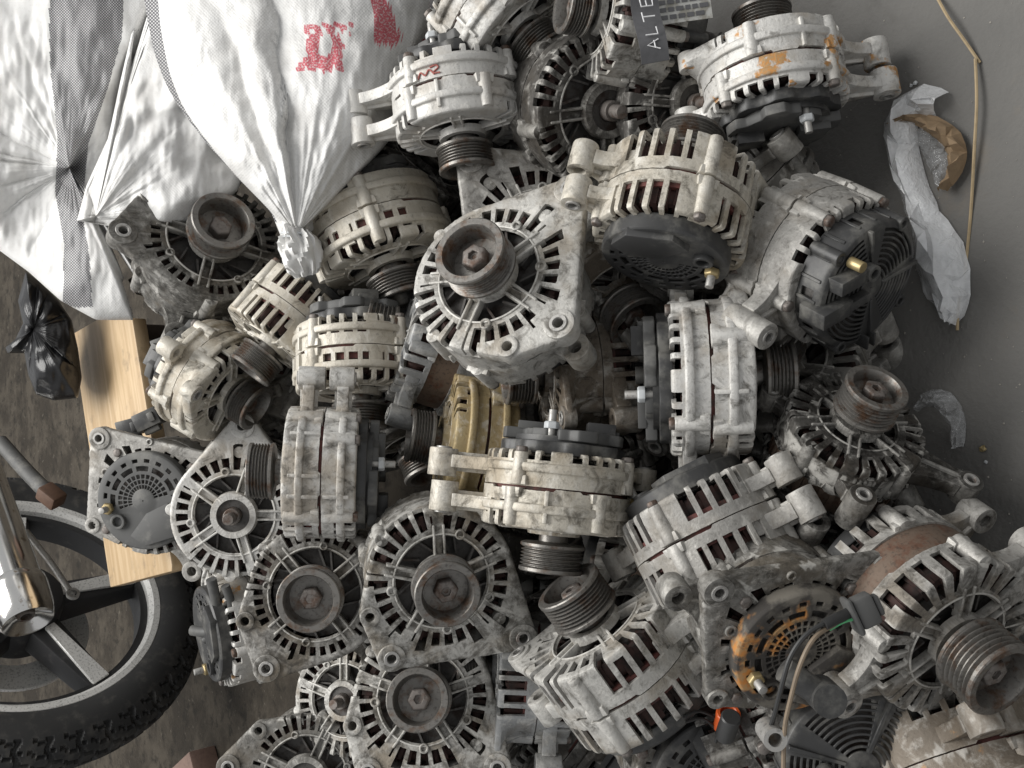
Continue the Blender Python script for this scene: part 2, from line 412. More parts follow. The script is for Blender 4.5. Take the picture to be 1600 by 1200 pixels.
def lobes(R, n, amp, flat=None, seed=1):
    rng = random.Random(seed); ph = rng.uniform(0, 6); pts = []
    for k in range(96):
        t = 2 * math.pi * k / 96; r = R + amp * (1 if math.sin(n * t + ph) > .2 else -1 if math.sin(n * t + ph) < -.35 else 0)
        if flat and inang(math.degrees(t), [flat]): r *= .8
        pts.append((r * math.cos(t), r * math.sin(t)))
    return pts

VAR = {}
def variant(key, **o):
    R = o.get('R', .064); zf = o.get('zf', .036); zr = o.get('zr', .034)
    parts = []   # name, mesh, matrix, parent index, colour class
    I4 = Matrix.Identity(4); RX = rot_x()
    fp = dict(R=R, zf=zf, zs=o.get('fzs', .012), g0=o.get('g0', 0), win=o.get('win', [(60, 130), (200, 250), (300, 340)]))
    fp.update(o.get('front', {})); rp = dict(R=R * .995, zf=zr, zs=o.get('rzs', .012), g0=o.get('g0', 0), win=[], hub=.026, spokes=[0, 90, 180, 270], rim=False, drop=.008, dish=.0005)
    rp.update(o.get('rear', {}))
    parts.append(('front_bracket', bracket(fp, 1), I4, None, 'body'))
    parts.append(('rear_bracket', bracket(rp, 2), RX, None, 'body'))
    b = MB(); g = o.get('g0', 0)
    if g > .002:
        b.lathe([(R - .008, g + .004), (R - .0022, g + .004), (R - .0022, -g - .004), (R - .008, -g - .004)], 96)
        if o.get('lamribs'):
            for k in range(36): b.box(R - .004, R - .0004, -.0022, .0022, -g - .001, g + .001, Matrix.Rotation(rad(k * 10), 4, 'Z'))
        parts.append(('stator', b.mesh('stator', mat='lam'), I4, None, None))
    else:
        b.lathe([(R - .012, .014), (R - .0042, .014), (R - .0042, -.014), (R - .012, -.014)], 96)
        parts.append(('stator', b.mesh('stator', mat='stator'), I4, None, None))
    b = MB()
    for s in (1, -1):
        zc = s * ((zf if s > 0 else zr) - .017); prof = [(R - .0135 + .0062 * math.cos(q), zc + .0085 * math.sin(q)) for q in np.linspace(math.pi / 2, -1.5 * math.pi, 11)[:-1]]
        b.lathe(prof, 60, None, True)
    for k in range(40):
        q = Matrix.Rotation(rad(9 * k), 4, 'Z'); b.box(R - .0205, R - .0065, -.0024, .0024, zf - .026, zf - .0075, q, .0008); b.box(R - .0205, R - .0065, -.0024, .0024, -zr + .0075, -zr + .026, q)
    parts.append(('winding', b.mesh('winding', mat='copper'), I4, None, None))
    b = MB(); b.cyl(R - .022, -zr + .012, zf - .012, 40)
    for k in range(14):
        q = Matrix.Rotation(rad(360 / 14 * k + 5 * (k % 3)), 4, 'Z') @ Matrix.Translation((.034, 0, 0)) @ Matrix.Rotation(rad(28), 4, 'Z')
        b.box(-.010, .009, -.0009, .0009, zf - .012, zf - .0045, q)
    parts.append(('rotor_fan', b.mesh('rotor_fan', mat='fan'), I4, None, None))
    b = MB(); b.ring(.0172, .0085, zf - .006, zf + .0022, 40); parts.append(('bearing', b.mesh('bearing', bevel=.0005, mat='fan'), I4, None, None))
    b = MB(); b.cyl(.0084, 0, zf + .012, 28); b.cyl(.0056, zf + .012, zf + .026, 20); parts.append(('shaft', b.mesh('shaft', bevel=.0006, mat='rusty'), I4, None, None))
    if o.get('pulley'):
        Rp, n, ln, cup = o['pulley']; z0 = zf + .011
        parts.append(('pulley', pulley_mesh(Rp, n, z0, z0 + ln, cup), I4, None, None)); pi = len(parts) - 1
        b = hexa(.0105, z0 + ln - cup - .001, z0 + ln - cup + .0095, .0042); parts.append(('nut', b.mesh('nut', bevel=.0004, mat='rusty'), I4, pi, None))
        b = MB(); b.ring(.0046, .0022, z0 + ln - cup - .001, z0 + ln - cup + .0065, 16); parts.append(('shaft_end', b.mesh('shaft_end', mat='rusty'), I4, pi, None))
    bush = MB(); bush.ring(.0068, .0042, -.001, .0016, 22); bush.ring(.0050, .0040, -.012, .0005, 22); bushm = bush.mesh('bushing', bevel=.0003, mat='bush')
    def bushat(a, d, z, flip): 
        q = Matrix.Translation((d * math.cos(rad(a)), d * math.sin(rad(a)), z))
        parts.append(('bushing', bushm, (RX @ q) if flip else q, None, None))
    for pp, fl in ((fp, False), (rp, True)):
        for ea, ed, er in pp.get('ears', []): bushat(ea, ed, pp['zf'] + .002, fl) if er > .009 else None
        for a, d, er, z0, z1, bz0, bz1, wd in pp.get('arms', []): bushat(a, d, bz1, fl)
    bm = hexa(.0052, 0, .0045).mesh('bolt', bevel=.0003, mat='rusty')
    for a in rp.get('bosses', [45, 135, 225, 315]):
        q = Matrix.Translation(((rp['R'] - .001) * math.cos(rad(a)), (rp['R'] - .001) * math.sin(rad(a)), zr - .002)); parts.append(('bolt', bm, RX @ q, None, None))
    st = o.get('cover', 'grid'); z0 = zr - .002
    def part(nm, b, mat, par=None, bev=.0006): parts.append((nm, b.mesh(nm, bevel=bev, seg=2, mat=mat), RX, par, None))
    cm = o.get('cmat', 'black')
    if st == 'grid':
        m = cover_grid(.0545, z0, zr + .013, cm, o.get('sect', (20, 250)))
        parts.append(('rear_cover', join('rear_cover', [m], cm), RX, None, None)); ci = len(parts) - 1
        b = MB(); b.cyl(.0500, z0 - .001, zr + .006, 40); part('rectifier_plate', b, 'fan', None, None)
        b = MB(); b.prism([(.012, -.048), (.046, -.030), (.050, -.006), (.030, .004), (.008, -.012), (-.006, -.040)], zr + .010, zr + .0185); part('regulator', b, cm, ci)
        b = MB(); b.ring(.0085, .0055, zr + .012, zr + .018, 24, Matrix.Translation((-.024, -.028, 0))); part('bearing_cap', b, cm, ci)
        b = MB(); b.cyl(.0036, zr + .012, zr + .030, 14, Matrix.Translation((-.038, -.016, 0))); b.v += []; part('terminal_stud', b, 'bush', ci, .0004)
        b = hexa(.0068, zr + .014, zr + .020); b.v = [(x - .038, y - .016, z) for x, y, z in b.v]; part('terminal_nut', b, 'brass', ci, .0003)
    elif st == 'dome':
        m = cover_dome(.0560, z0, zr + .028); parts.append(('rear_cover', join('rear_cover', [m], cm), RX, None, None)); ci = len(parts) - 1
        b = MB(); b.cyl(.052, z0 - .001, zr + .018, 40); part('rectifier_plate', b, 'fan', None, None)
        b = MB(); b.box(-.007, .007, .030, .062, zr + .010, zr + .036); b.box(-.004, .004, .010, .034, zr + .028, zr + .036); part('connector', b, cm, ci)
        b = MB(); b.box(.018, .030, .018, .046, zr + .020, zr + .038); b.ring(.007, .004, zr + .028, zr + .040, 20, Matrix.Translation((.024, .012, 0))); part('brush_holder', b, cm, ci)
        b = MB(); b.cyl(.0045, zr + .028, zr + .041, 16, Matrix.Translation((.038, .028, 0))); part('terminal_stud', b, 'brass', ci, .0004)
        b = MB()
        for k in (-.004, .004): b.box(-.058, -.045, k - .001, k + .001, zr + .006, zr + .0335)
        part('clip', b, cm, ci)
    elif st == 'block':
        b = MB(); b.prism(lobes(.0525, 9, .0020, seed=3), z0, zr + .009); parts.append(('rear_cover', b.mesh('rear_cover', bevel=.0012, seg=2, mat=cm), RX, None, None)); ci = len(parts) - 1
        b = MB(); b.prism(lobes(.0490, 7, .0035, (200, 260), 5), zr + .0105, zr + .020); part('cover_plate', b, o.get('cmat2', 'grey'), ci, .0014)
        b = MB(); b.cyl(.044, zr + .006, zr + .014, 30); part('cover_core', b, 'black', ci, None)
        b = MB(); b.box(.020, .044, -.013, .013, zr + .018, zr + .030); b.box(.024, .048, -.008, .008, zr + .006, zr + .024); part('connector', b, 'black', ci)
        b = MB(); b.box(-.040, -.012, -.016, .010, zr + .019, zr + .026); b.box(-.034, -.020, .010, .034, zr + .018, zr + .023); part('regulator', b, o.get('cmat2', 'grey'), ci)
        b = MB(); b.ring(.0075, .004, zr + .018, zr + .027, 20, Matrix.Translation((.004, .032, 0))); part('bearing_cap', b, 'black', ci)
        b = MB(); b.cyl(.0034, zr + .010, zr + .036, 14, Matrix.Translation((-.012, -.036, 0))); part('terminal_stud', b, 'bush', ci, .0004)
        b = hexa(.0066, zr + .020, zr + .026); b.v = [(x - .012, y - .036, z) for x, y, z in b.v]; part('terminal_nut', b, 'whitepl', ci, .0003)
    VAR[key] = parts

PL = dict(pulley=(.0275, 6, .026, .017))
variant('A', **PL, sect=(200, 70), front=dict(ears=[(228, .078, .012), (314, .090, .0125), (196, .067, .0085)], zones=[(95, 205, 'wrap')], kind='face', spokes=[85, 157, 229, 301, 13], holes=[(60, .043, .0045), (180, .043, .0045), (268, .043, .0045), (330, .044, .0045)]),
        rear=dict(arms=[(46, .084, .0115, .012, .024, .004, .028, 34), (132, .076, .0115, .010, .022, .004, .026, 30)], kind='wrap', bosses=[20, 110, 200, 290]))
variant('B', **PL, cover='block', zf=.034, zr=.030, win=[(15, 75), (95, 150), (210, 300)],
        front=dict(arms=[(180, .098, .0120, .012, .023, .002, .028, 30)], ears=[(0, .074, .010)], zones=[(40, 130, None), (135, 160, 'long'), (300, 340, 'long'), (215, 280, None)], kind='wrap', bosses=[60, 128, 236, 330], ribs=[100], flange=.007),
        rear=dict(arms=[(180, .102, .0125, .010, .021, .002, .026, 32), (20, .082, .011, .012, .022, .006, .026, 26)], zones=[(40, 140, None), (220, 320, 'wrap')], kind='wrap', bosses=[60, 128, 236, 330], flange=.006))
variant('C', pulley=(.0295, 6, .034, .016), g0=.012, zf=.044, zr=.040, R=.066, sect=(0, 359),
        front=dict(vent=(7, 4), arms=[(205, .092, .0115, .020, .034, .014, .040, 26), (35, .090, .0115, .020, .034, .014, .042, 24)], kind='long', zs=.020, spokes=[90, 150, 210, 270, 330, 30], bosses=[80, 170, 260, 350], rv0=.044, drop=.011),
        rear=dict(vent=(7, 4), kind='long', zs=.020, arms=[(-35, .086, .011, .022, .034, .016, .038, 24)], bosses=[80, 170, 260, 350]))
variant('D', pulley=(.0265, 6, .030, .011), g0=.014, zf=.046, zr=.042, R=.058, lamribs=True, sect=(0, 359), cover='block', cmat2='black',
        front=dict(R=.060, vent=(7, 4), arms=[(262, .076, .0115, .016, .030, .002, .036, 34), (335, .104, .0110, .018, .032, .012, .034, 22), (150, .075, .010, .020, .032, .016, .036, 26)], kind='wrap', spokes=[10, 70, 130, 190, 250, 310], bosses=[215, 298, 110, 40], rw=.033, rv0=.042, drop=.009),
        rear=dict(R=.060, vent=(9, 4), kind='wrap', arms=[(-245, .080, .012, .014, .030, .004, .040, 30), (-320, .072, .011, .012, .026, .006, .034, 28)], bosses=[62, 145, 250, 320], zones=[(60, 130, 'side')]))
variant('E', **PL, cover='dome', zf=.036, zr=.034, R=.065, win=[],
        front=dict(arms=[(215, .100, .0125, .008, .020, .000, .024, 34)], zones=[(20, 120, 'long')], kind='wrap', bosses=[160, 40, 270, 340], zs=.016),
        rear=dict(arms=[(-265, .096, .0115, .008, .022, .002, .044, 30), (-215, .098, .0125, .006, .018, .000, .022, 30)], zones=[(240, 340, 'long'), (60, 130, None)], kind='wrap', zs=.010, bosses=[-160, -40, -270, -340]))
variant('F', pulley=(.0285, 7, .030, .014), cover='grid', zf=.040, zr=.036, R=.066, sect=(10, 200), win=[(60, 120), (250, 300)],
        front=dict(vent=(6, 4), zones=[(20, 75, 'long'), (105, 160, 'long'), (200, 255, 'long'), (285, 340, 'long')], kind='face', zs=.012, ears=[(180, .082, .011)], arms=[(0, .090, .0115, .010, .024, .004, .030, 28)], bosses=[0, 90, 180, 270], drop=.006),
        rear=dict(vent=(6, 4), zones=[(20, 75, 'long'), (105, 160, 'long'), (200, 255, 'long'), (285, 340, 'long')], kind='face', zs=.010, arms=[(180, .092, .012, .008, .022, .002, .028, 30), (0, .088, .0115, .010, .022, .004, .028, 26)], bosses=[0, 90, 180, 270], drop=.006))
variant('G', **PL, sect=(0, 359), cmat='rustcover', front=dict(arms=[(60, .095, .012, .006, .018, .0, .022, 32), (200, .090, .012, .006, .018, .0, .022, 32)], kind='wrap'),
        rear=dict(ears=[(140, .088, .0125), (40, .092, .0130), (215, .074, .009)], kind='face', zones=[(240, 330, 'wrap')], holes=[(160, .058, .005), (98, .064, .004)]))
variant('H', **PL, sect=(20, 210), cmat='grey', front=dict(arms=[(60, .095, .012, .006, .018, .0, .022, 32), (200, .090, .012, .006, .018, .0, .022, 32)], kind='wrap'),
        rear=dict(ears=[(140, .088, .0125), (40, .080, .0120), (215, .074, .009)], kind='face', zones=[(240, 330, 'wrap')], holes=[(160, .058, .005), (98, .064, .004)]))
variant('J', **PL, cover='block', zf=.036, zr=.032, win=[(15, 75), (95, 150), (210, 300)],
        front=dict(arms=[(180, .092, .0115, .012, .023, .002, .028, 30)], zones=[(52, 152, None), (2, 48, 'long'), (160, 200, 'long'), (300, 350, 'long'), (205, 290, None)], kind='wrap', bosses=[55, 150, 236, 330], zs=.008, ribs=[75, 92, 128], flange=.006),
        rear=dict(arms=[(180, .092, .0120, .010, .021, .002, .026, 30)], zones=[(20, 150, None), (-150, -55, None), (-48, -2, 'long')], kind='wrap', bosses=[-55, -150, 236, 30], ribs=[-75, -128], flange=.006))
variant('K', pulley=(.0285, 6, .024, .018), sect=(200, 70), R=.063, front=dict(ears=[(232, .080, .0125), (196, .068, .0085), (20, .076, .011)], zones=[(35, 190, 'wrap')], kind='face', vent=(5, 3), spokes=[35, 125, 215, 305], sw=7, rw=.041, rv0=.0480, holes=[(75, .0445, .004), (165, .0445, .004), (255, .0445, .004), (345, .0445, .004)]),
        rear=dict(arms=[(60, .084, .0115, .012, .024, .004, .028, 34)], kind='wrap', bosses=[20, 110, 200, 290]))
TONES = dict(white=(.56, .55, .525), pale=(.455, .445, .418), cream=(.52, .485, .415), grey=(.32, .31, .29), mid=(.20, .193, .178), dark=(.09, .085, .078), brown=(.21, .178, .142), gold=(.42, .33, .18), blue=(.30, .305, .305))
GRNG = random.Random(21)
def alternator(var, px, py, z, axis, roll, tone, label, scale=1.0, group='used alternators heaped in a pile', skip=(), d=None, rust=0.0, grime=None):
    d = d or depth_z(px, z)
    mw = Matrix.Translation(P(px, py, d)) @ frame(axis, roll) @ Matrix.Scale(scale, 4)
    e = empty('alternator', mw); tag(e, label, 'alternator', group)
    made = []; gi = int(100 * (grime if grime is not None else GRNG.uniform(.15, .8)))
    c = TONES[tone] if isinstance(tone, str) else tone
    for nm, me, m, par, cl in VAR[var]:
        if nm in skip or (par is not None and made[par] is None): made.append(None); continue
        o = obj(nm, me, e if par is None else made[par], c)
        o.matrix_basis = m if par is None else (VAR[var][par][2].inverted() @ m)
        o.color[3] = 1 - rust; o.pass_index = gi; made.append(o)
    return e

# ------------------------------------------------------------------ the heap of alternators
alts = {}
def alt(key, *a, **k): alts[key] = alternator(*a, **k)
#            var  px   py    z    axis(pic right, pic up, to viewer)  roll tone
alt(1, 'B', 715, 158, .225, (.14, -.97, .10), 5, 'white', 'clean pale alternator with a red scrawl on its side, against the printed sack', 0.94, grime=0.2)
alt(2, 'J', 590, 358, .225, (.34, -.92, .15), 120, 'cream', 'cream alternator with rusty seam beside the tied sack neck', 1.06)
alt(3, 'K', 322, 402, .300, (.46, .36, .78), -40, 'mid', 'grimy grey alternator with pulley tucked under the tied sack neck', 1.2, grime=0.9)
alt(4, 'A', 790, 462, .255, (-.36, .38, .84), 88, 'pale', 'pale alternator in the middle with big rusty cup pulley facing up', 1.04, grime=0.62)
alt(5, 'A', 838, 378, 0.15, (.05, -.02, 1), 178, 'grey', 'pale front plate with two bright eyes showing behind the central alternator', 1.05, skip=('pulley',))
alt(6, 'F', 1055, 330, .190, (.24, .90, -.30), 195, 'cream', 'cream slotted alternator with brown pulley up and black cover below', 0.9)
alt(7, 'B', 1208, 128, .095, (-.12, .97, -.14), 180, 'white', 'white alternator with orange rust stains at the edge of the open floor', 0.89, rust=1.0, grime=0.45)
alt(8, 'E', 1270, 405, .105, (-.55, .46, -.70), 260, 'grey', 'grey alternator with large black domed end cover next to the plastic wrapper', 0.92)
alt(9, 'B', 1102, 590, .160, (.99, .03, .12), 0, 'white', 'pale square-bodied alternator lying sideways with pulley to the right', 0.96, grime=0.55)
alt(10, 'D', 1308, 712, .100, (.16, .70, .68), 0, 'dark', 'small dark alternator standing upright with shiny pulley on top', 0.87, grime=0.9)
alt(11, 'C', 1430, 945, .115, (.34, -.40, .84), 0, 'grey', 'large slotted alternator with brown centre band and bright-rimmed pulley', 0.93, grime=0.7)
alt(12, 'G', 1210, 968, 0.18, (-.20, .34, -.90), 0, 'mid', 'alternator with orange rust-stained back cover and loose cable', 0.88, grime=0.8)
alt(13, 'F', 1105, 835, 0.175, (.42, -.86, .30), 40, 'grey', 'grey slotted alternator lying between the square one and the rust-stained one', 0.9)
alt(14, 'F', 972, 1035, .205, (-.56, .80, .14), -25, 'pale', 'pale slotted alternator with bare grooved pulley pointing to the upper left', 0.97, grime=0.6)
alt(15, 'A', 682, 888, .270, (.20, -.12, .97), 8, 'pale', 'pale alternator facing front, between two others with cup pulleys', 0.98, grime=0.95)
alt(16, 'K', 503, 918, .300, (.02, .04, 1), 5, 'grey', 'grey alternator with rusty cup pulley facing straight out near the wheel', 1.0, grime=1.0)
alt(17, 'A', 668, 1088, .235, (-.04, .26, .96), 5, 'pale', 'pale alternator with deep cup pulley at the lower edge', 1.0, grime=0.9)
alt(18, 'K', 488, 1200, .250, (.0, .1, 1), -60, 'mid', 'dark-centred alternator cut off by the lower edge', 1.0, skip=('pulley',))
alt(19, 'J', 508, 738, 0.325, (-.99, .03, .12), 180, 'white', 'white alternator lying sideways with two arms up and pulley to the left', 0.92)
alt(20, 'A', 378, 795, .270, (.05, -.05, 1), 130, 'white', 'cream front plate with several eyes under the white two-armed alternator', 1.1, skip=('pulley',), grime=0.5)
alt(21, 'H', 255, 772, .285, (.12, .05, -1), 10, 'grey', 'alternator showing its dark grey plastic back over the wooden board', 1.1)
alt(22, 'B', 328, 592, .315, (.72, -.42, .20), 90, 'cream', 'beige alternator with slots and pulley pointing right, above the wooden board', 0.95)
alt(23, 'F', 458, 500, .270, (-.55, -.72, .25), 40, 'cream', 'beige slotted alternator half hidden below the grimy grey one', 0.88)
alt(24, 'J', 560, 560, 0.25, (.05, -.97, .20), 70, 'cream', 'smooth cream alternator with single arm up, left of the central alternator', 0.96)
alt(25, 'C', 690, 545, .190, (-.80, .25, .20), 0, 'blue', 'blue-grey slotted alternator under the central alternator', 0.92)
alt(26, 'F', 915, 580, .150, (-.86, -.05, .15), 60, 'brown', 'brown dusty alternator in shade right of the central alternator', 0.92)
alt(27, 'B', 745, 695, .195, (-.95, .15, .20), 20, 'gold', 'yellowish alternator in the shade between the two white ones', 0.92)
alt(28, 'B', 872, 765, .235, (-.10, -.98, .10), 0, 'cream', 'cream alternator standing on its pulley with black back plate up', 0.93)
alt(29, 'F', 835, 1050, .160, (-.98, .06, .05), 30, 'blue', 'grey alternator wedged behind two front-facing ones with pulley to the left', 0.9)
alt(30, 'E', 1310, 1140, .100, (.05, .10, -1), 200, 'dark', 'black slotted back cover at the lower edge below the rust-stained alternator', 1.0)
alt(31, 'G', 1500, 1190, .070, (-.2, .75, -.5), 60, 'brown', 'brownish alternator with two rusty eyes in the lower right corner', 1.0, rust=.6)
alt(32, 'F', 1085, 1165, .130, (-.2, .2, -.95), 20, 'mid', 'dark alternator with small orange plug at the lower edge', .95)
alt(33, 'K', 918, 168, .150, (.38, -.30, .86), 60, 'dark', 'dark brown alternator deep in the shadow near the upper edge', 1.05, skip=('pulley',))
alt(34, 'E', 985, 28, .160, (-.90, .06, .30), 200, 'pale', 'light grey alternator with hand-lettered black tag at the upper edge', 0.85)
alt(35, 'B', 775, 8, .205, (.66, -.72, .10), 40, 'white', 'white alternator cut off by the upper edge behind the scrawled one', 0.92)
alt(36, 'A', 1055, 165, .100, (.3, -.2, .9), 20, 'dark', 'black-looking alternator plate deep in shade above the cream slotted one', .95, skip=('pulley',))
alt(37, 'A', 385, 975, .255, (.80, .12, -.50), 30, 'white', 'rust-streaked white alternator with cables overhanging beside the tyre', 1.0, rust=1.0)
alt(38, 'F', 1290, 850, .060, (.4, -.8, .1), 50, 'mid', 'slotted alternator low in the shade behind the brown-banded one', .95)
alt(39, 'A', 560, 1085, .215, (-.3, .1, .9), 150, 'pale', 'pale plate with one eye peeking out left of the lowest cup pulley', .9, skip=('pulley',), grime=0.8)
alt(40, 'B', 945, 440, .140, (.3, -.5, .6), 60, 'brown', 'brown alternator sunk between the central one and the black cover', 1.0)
SHORT = {1: 'the scrawled one', 2: 'the sack neck', 3: 'the grimy grey one', 4: 'the central one', 6: 'the cream slotted one', 7: 'the orange-stained one', 8: 'the domed cover', 9: 'the square-bodied one',
         10: 'the upright dark one', 11: 'the brown-banded one', 12: 'the rust-stained cover', 13: 'the grey slotted one', 14: 'the bare pulley', 15: 'the middle front plate', 16: 'the front plate by the wheel', 17: 'the lowest cup pulley',
         19: 'the two-armed one', 22: 'the beige one', 24: 'the smooth cream one', 28: 'the one on its pulley', 20: 'the cream plate', 34: 'the tagged one', 29: 'the wedged grey one', 30: 'the black back cover'}
SPOT = {1: (715, 158), 2: (590, 358), 3: (322, 402), 4: (790, 462), 6: (1055, 330), 7: (1208, 128), 8: (1270, 405), 9: (1102, 590), 10: (1308, 712), 11: (1432, 938), 12: (1210, 968), 13: (1115, 832), 14: (972, 1035), 15: (684, 902), 16: (503, 918), 17: (668, 1068),
        19: (512, 728), 22: (328, 592), 24: (556, 568), 28: (865, 768), 20: (378, 795), 34: (985, 28), 29: (835, 1050), 30: (1310, 1140)}
alt(41, 'J', 400, 885, .225, (.25, -.55, .70), 140, 'white', 'pale casting wedged under the cream front plate near the wheel', .95)
alt(42, 'B', 430, 620, .215, (-.3, .8, .3), 60, 'mid', 'dim alternator between the beige one and the two-armed one', .9)
alt(43, 'A', 1010, 470, .110, (.2, .3, .8), 60, 'mid', 'dim front plate in the gap left of the square-bodied one', .95)
alt(44, 'F', 1180, 1110, .115, (.7, .4, .3), 10, 'dark', 'dark slotted alternator under the loose cable', .9)
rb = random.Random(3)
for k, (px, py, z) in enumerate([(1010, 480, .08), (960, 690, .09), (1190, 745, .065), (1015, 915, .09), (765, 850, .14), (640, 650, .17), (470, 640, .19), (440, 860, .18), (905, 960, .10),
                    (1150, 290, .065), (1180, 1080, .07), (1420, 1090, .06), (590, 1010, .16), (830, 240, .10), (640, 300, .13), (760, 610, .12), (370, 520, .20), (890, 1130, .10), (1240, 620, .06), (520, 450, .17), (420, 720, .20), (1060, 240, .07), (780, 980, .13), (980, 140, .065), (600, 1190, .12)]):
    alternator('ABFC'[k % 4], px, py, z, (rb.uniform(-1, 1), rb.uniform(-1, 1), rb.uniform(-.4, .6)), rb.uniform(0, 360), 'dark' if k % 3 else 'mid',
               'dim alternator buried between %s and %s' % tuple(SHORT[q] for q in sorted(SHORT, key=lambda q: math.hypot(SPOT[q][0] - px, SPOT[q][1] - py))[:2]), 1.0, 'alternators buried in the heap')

# ------------------------------------------------------------------ woven sacks
def sack_mat():
    t = NT('woven_polypropylene'); a = t.n('Attribute', attribute_name='wv').outputs['Vector']
    sp = t.n('SeparateXYZ'); t.l(a, sp.inputs[0])
    st = t.n('Attribute', attribute_name='stripe').outputs['Fac']; ink = t.n('Attribute', attribute_name='ink').outputs['Fac']
    K = 2 * math.pi / .0034
    su = t.math('SINE', t.math('MULTIPLY', sp.outputs[0], K)); sv = t.math('SINE', t.math('MULTIPLY', sp.outputs[1], K)); w = t.math('MULTIPLY', su, sv)
    n1 = t.noise(a, 14, 5, .6); n2 = t.noise(a, 240, 4, .6); n3 = t.noise(a, 60, 4, .6)
    base = t.mix(t.ramp(n1, .42, .68), rgb(.72, .715, .70), rgb(.58, .57, .55))
    base = t.mix(t.math('MULTIPLY', t.ramp(n2, .55, .7), .25), base, rgb(.45, .44, .42))
    chk = t.math('ADD', .28, t.math('MULTIPLY', t.ramp(w, -.45, .05), .68))
    base = t.mix(t.math('MULTIPLY', t.ramp(st, .4, .6), chk), base, rgb(.055, .055, .065))
    im = t.math('MULTIPLY', t.ramp(ink, .35, .65), t.math('ADD', .35, t.math('MULTIPLY', t.ramp(t.noise(a, 520, 3, .6), .38, .52), .65)))
    base = t.mix(t.math('MULTIPLY', im, .9), base, rgb(.52, .055, .085))
    t.bump(t.math('ADD', t.math('MULTIPLY', w, .16), t.math('ADD', t.math('MULTIPLY', n3, 1.4), n2)), .35, .0014)
    return t.fin(base, .5, 0, .35)
M['sack'] = sack_mat()
def inside(x, y, poly):
    c = False; n = len(poly)
    for i in range(n):
        (x0, y0), (x1, y1) = poly[i], poly[(i + 1) % n]
        if (y0 > y) != (y1 > y) and x < (x1 - x0) * (y - y0) / (y1 - y0) + x0: c = not c
    return c
def fan_sack(name, T, d, outline, front, back, tx, ty, nfold, amp, reach, seed, stripe, ink, mat='sack', lump=.012, pinch=0.0, famp=None):
    NS, NF = 100, 460; rng = random.Random(seed)
    pts = []
    for k in range(len(outline)):
        a, c = outline[k], outline[(k + 1) % len(outline)]
        for q in range(30): pts.append((a[0] + (c[0] - a[0]) * q / 30 - T[0], T[1] - (a[1] + (c[1] - a[1]) * q / 30)))
    pts = sorted((math.atan2(y, x), math.hypot(x, y)) for x, y in pts)
    fa = np.array([p[0] for p in pts]); fr = np.array([p[1] for p in pts])
    fa = np.concatenate([fa - 2 * math.pi, fa, fa + 2 * math.pi]); fr = np.concatenate([fr] * 3)
    ker = np.hanning(9); 
    phis = np.linspace(-math.pi, math.pi, NF, endpoint=False); rbp = np.interp(phis, fa, fr)
    for _ in range(2): rbp = (np.roll(rbp, 1) + 2 * rbp + np.roll(rbp, -1)) / 4
    rmax = rbp.max(); sc_ = d / FPX
    def ridge(n, pw):
        br = np.sort(np.array([rng.uniform(0, 2 * math.pi) for _ in range(n)])) - math.pi; am = [rng.uniform(.35, 1) for _ in range(n)]
        out = np.zeros(NF)
        for i, p in enumerate(phis):
            k = int(np.searchsorted(br, p)); lo = br[k - 1] - (2 * math.pi if k == 0 else 0); hi = br[k % n] + (2 * math.pi if k == n else 0)
            t = (p - lo) / max(hi - lo, 1e-6); out[i] = am[k % n] * (4 * t * (1 - t)) ** pw
        return out
    f1, f2 = ridge(nfold, .75), ridge(nfold * 2, 1.0)
    verts = []; at = []
    def point(k, i, side):
        s = (k / NS) ** 1.25; r = rbp[i] * s; p = phis[i]; px, py = T[0] + r * math.cos(p), T[1] - r * math.sin(p)
        prof = math.sqrt(max(0, 1 - (2 * min(1, s ** .8) - 1) ** 2)) ** .85; prof = max(prof, pinch * (1 - s) ** .5 * min(1, 3 * (1 - s))); q = (rbp[i] / rmax) ** .55
        rm = r * sc_
        h = (front if side > 0 else -back) * prof * q
        if side > 0:
            ed = min(1, (1 - s) * 6)
            a1 = min(.5 * 2 * math.pi * rm / nfold, amp) * math.exp(-(s / reach) ** 2) * (famp(math.degrees(p) % 360) if famp else 1) * (min(1, s / .30) if pinch else 1)
            wb = .35 * noise.noise(Vector((px / 60, py / 60, seed + 2)))
            i2 = int(i + wb * NF / 360 * 9) % NF
            h += (f1[i2] * a1 + f2[i2] * a1 * .5 * math.exp(-(s / .32) ** 2)) * ed
            h += lump * ed * noise.noise(Vector((px / 110, py / 110, seed))) * min(1, s * 3) + lump * .35 * ed * noise.noise(Vector((px / 34, py / 34, seed + 5))) * min(1, s * 3)
            h += .0030 * ed * math.exp(-(s / .35) ** 2) * min(1, s * 6) * (.3 if pinch else 1) * noise.noise(Vector((p * 20, s * 3, seed + 9))) + .0016 * ed * noise.noise(Vector((px / 9, py / 26, seed + 3)))
        d0 = d + ty * (T[1] - py) / 1000 + tx * (px - T[0]) / 1000
        return P(px, py, d0 - h), px, py, s, math.degrees(p) % 360
    org = P(T[0], T[1], d)
    for side in (1, -1):
        for k in range(1, NS + (1 if side > 0 else 0)):
            for i in range(NF):
                w, px, py, s, p = point(k, i, side); verts.append(w - org)
                at.append((px * sc_, py * sc_, 1.0 if stripe(px, py, s, p) else 0.0, 1.0 if side > 0 and ink(px, py) else 0.0))
    A0 = 0; B0 = NS * NF; faces = []
    for k in range(NS - 1):
        for i in range(NF): faces.append((k * NF + i, (k + 1) * NF + i, (k + 1) * NF + (i + 1) % NF, k * NF + (i + 1) % NF))
    for k in range(NS - 2):
        for i in range(NF): faces.append((B0 + k * NF + i, B0 + k * NF + (i + 1) % NF, B0 + (k + 1) * NF + (i + 1) % NF, B0 + (k + 1) * NF + i))
    o_, b_ = (NS - 1) * NF, B0 + (NS - 2) * NF
